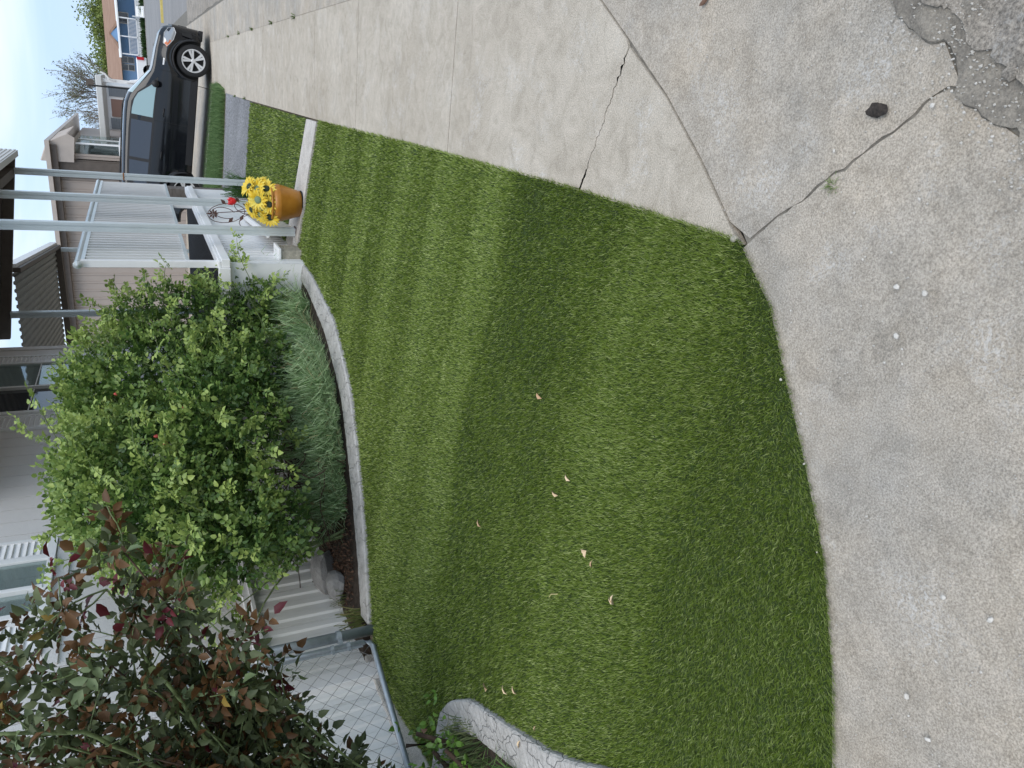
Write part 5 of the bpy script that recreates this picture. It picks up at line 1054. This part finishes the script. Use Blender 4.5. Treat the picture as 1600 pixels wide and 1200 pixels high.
# ------------------------------------------------------------- blue house
Y0 = 85; bh = empty('house', (0, 0, 0)); tag(bh, 'blue house with brown shingle roof and white porch across the street', 'house')
MB().box(-1.4, 12, Y0, Y0 + 6, 0.1, 2.28).build('wall', M['blue'], bh)
rfb = MB(); rfb.add([(-1.9, Y0 - .5, 2.2), (12, Y0 - .5, 2.2), (12, Y0 + 3, 3.50), (-1.9, Y0 + 3, 3.50), (12, Y0 + 6.5, 2.2), (-1.9, Y0 + 6.5, 2.2)], [(0, 1, 2, 3), (3, 2, 4, 5), (0, 3, 5), (1, 4, 2)]); rfb.add([(-1.9, Y0 - .5, 2.18), (12, Y0 - .5, 2.18), (12, Y0 + 6.5, 2.18), (-1.9, Y0 + 6.5, 2.18)], [(0, 1, 2, 3)]); rfb.build('roof', M['shingle'], bh)
MB().prism([(2.0, 2.33), (2.55, 2.88), (2.75, 2.88), (3.3, 2.33)], Y0 - 1.0, Y0 + .2).build('gable', M['blue'], bh); MB().prism([(1.4, 2.30), (2.6, 3.05), (2.72, 3.05), (3.9, 2.30), (3.4, 2.36), (2.66, 2.92), (1.95, 2.36)], Y0 - 1.05, Y0 + 1.2).build('gable_roof', M['shingle'], bh)
pr_ = MB(); pr_.add([(0.7, Y0 - 2.6, 2.10), (12, Y0 - 2.6, 2.24), (12, Y0 - .4, 2.42), (0.7, Y0 - .4, 2.25), (0.7, Y0 - 2.6, 2.20), (12, Y0 - 2.6, 2.38), (12, Y0 - .4, 2.5), (0.7, Y0 - .4, 2.34)], [(0, 1, 2, 3), (4, 7, 6, 5), (0, 4, 5, 1), (1, 5, 6, 2), (2, 6, 7, 3), (3, 7, 4, 0)]); pr_.build('porch_roof', M['white'], bh)
for x in (1.05, 2.55, 4.1, 6.2, 8.3): MB().box(x - .05, x + .05, Y0 - 2.5, Y0 - 2.4, 0.0, 2.15).build('porch_post', M['white'], bh)
MB().box(0.8, 12, Y0 - 2.5, Y0 - .01, 0.62, 0.72).build('porch_floor', M['white'], bh)
sk = MB(); x = 0.8
while x < 12: sk.box(x, x + .3, Y0 - 2.47, Y0 - 2.43, -.15, .62); x += .32
x = -1.4
while x < .7: sk.box(x, x + .3, Y0 - .06, Y0 - .02, -.15, .62); x += .32
sk.build('white_skirting', M['white'], bh)
rl = MB(); rl.box(1.1, 4.1, Y0 - 2.47, Y0 - 2.43, 1.38, 1.43); x = 1.1
while x < 4.1: rl.box(x, x + .035, Y0 - 2.46, Y0 - 2.44, .72, 1.38); x += .11
rl.build('porch_railing', M['white'], bh)
for (a, b) in ((-.40, .18), (.26, .86)):
    w_ = MB().box(a, b, Y0 - .05, Y0 - .01, 1.08, 2.2).build('window', mat('cream_frame', (0.5, 0.47, 0.42), 0.6) if 'cream_frame' not in bpy.data.materials else bpy.data.materials['cream_frame'], bh); MB().box(a + .05, b - .05, Y0 - .07, Y0 - .052, 1.66, 2.14).box(a + .05, b - .05, Y0 - .07, Y0 - .052, 1.13, 1.6).build('pane', M['darkglass'], w_)
w_ = MB().box(3.7, 4.7, Y0 - .05, Y0 - .01, 1.3, 2.15).build('window', bpy.data.materials['cream_frame'], bh); MB().box(3.78, 4.16, Y0 - .07, Y0 - .052, 1.36, 2.1).box(4.24, 4.62, Y0 - .07, Y0 - .052, 1.36, 2.1).build('pane', M['darkglass'], w_)
st_ = MB()
for k in range(5): st_.box(4.3 , 5.2, Y0 - 2.6 - .3 * (5 - k), Y0 - 2.6 - .3 * (4 - k), 0, .14 * (k + 1) - .02)
st_.box(4.25, 4.3, Y0 - 4.1, Y0 - 2.6, .0, 1.0).build('front_steps', M['white'], bh)
wild('hedge', [(0.6, Y0 - 3.6), (14, Y0 - 3.6), (14, Y0 - 2.8), (-1.8, Y0 - 2.8), (-1.8, Y0 - 3.6)], 3500, 0.5, 0.10, [(0.02, 0.05, 0.015), (0.06, 0.12, 0.03)], 'low dark green planting along the foot of the blue house', segs=2, cat='hedge')
bx_ = MB().box(-.05, .35, Y0 - 4.2, Y0 - 3.8, 0, .75).build('brown_crate', M['brown'], bevel=.02); tag(bx_, 'dark brown box standing by the white skirting of the blue house', 'box')
kbb = MB().box(2.0, 40, 40.0, 40.25, -0.05, 0.09).build('yellow_kerb', M['yellow']); kbb['kind'] = 'structure'

# ------------------------------------------------------------- trees
def crown_tree(x, y, z0, top, rx, nleaf, tints, label, seed, ls=0.30):
    o = empty('tree', (x, y, 0)); tag(o, label, 'tree'); r = random.Random(seed); tr = MB(); tr.tube([(0, 0, 0), (.1, 0, z0 * .6), (0, 0, z0)], [.22, .18, .13], 8); tips = []
    for k in range(16):
        a = r.uniform(0, 6.28); d = Vector((math.cos(a) * .6, math.sin(a) * .6, r.uniform(.4, 1.2))); p = smooth_path((0, 0, z0 * .8), d, (top - z0) * r.uniform(.5, .9), 6, -.05, .14, r); tr.tube(p, np.linspace(.08, .02, 7), 5); tips += p[2:]
    tr.build('trunk', M['bark2'], o); C = []
    for k in range(nleaf):
        q = r.choice(tips); s_ = .42; C.append((q.x * 1.0 + r.gauss(0, s_) * rx / 1.5, q.y + r.gauss(0, s_), min(top + r.uniform(-.3, .1), q.z + r.gauss(0, s_ * .8))))
    C = np.array(C); n = len(C); t0, t1 = map(np.array, tints); kk = nr.uniform(0, 1, (n, 1)); leaf_np('crown', C, nr.normal(0, 1, (n, 3)), nr.normal(0, 1, (n, 3)), nr.uniform(.6, 1.2, n) * ls, nr.uniform(.6, 1, n) * ls * .7, t0 + (t1 - t0) * kk, M['farleaf'], o)
    return o
tg1 = [(0.12, 0.17, 0.035), (0.30, 0.36, 0.10)]
crown_tree(5.9, 97, 2.2, 6.9, 2.3, 5200, tg1, 'yellow-green tree behind the blue house at the frame edge', 1)
crown_tree(3.2, 98, 2.2, 6.3, 2.0, 4600, tg1, 'yellow-green rounded tree above the middle of the brown roof', 2)
crown_tree(0.2, 97, 2.2, 6.5, 2.2, 4600, tg1, 'yellow-green tree above the left end of the brown roof', 3)
def bare_tree(x, y, h_, label, seed, nl, spread):
    o = empty('tree', (x, y, 0)); tag(o, label, 'tree'); r = random.Random(seed); tr = MB(); tips = []
    def rec(p, d, l_, rad, dep):
        path = smooth_path(p, d, l_, 5, -.02, .08, r); tr.tube(path, np.linspace(rad, rad * .6, 6), 5, cap=False)
        if dep == 0: tips.extend(path[1:]); return
        for k in range(3 if dep > 1 else 4):
            nd = (Vector(d) * 1.0 + Vector((r.gauss(0, spread), r.gauss(0, spread), r.gauss(.12, spread * .5)))).normalized(); rec(path[r.choice([3, 4, 5])], nd, l_ * r.uniform(.62, .85), rad * .58, dep - 1)
    for k in range(5): rec((r.gauss(0, .1), 0, 0.3), (r.gauss(0, .35), r.gauss(0, .3), 1), h_ * .34, .06, 4)
    tr.build('trunk', M['bark2'], o)
    C = np.array([tuple(Vector(r.choice(tips)) + Vector((r.gauss(0, .05), r.gauss(0, .05), r.gauss(0, .05)))) for _ in range(nl)]); n = len(C); leaf_np('crown', C, nr.normal(0, 1, (n, 3)), nr.normal(0, 1, (n, 3)), nr.uniform(.05, .10, n), nr.uniform(.03, .06, n), np.array([[0.16, 0.17, 0.09]]) * nr.uniform(.6, 1.5, (n, 1)), M['farleaf'], o)
bare_tree(-1.75, 45, 5.0, 'airy early-spring tree with sparse buds above the carport roof', 12, 2600, 0.42)
bare_tree(-3.2, 42, 3.6, 'leafless thin-branched tree next to the tan mobile home', 14, 150, 0.40)
bpy.context.view_layer.update()
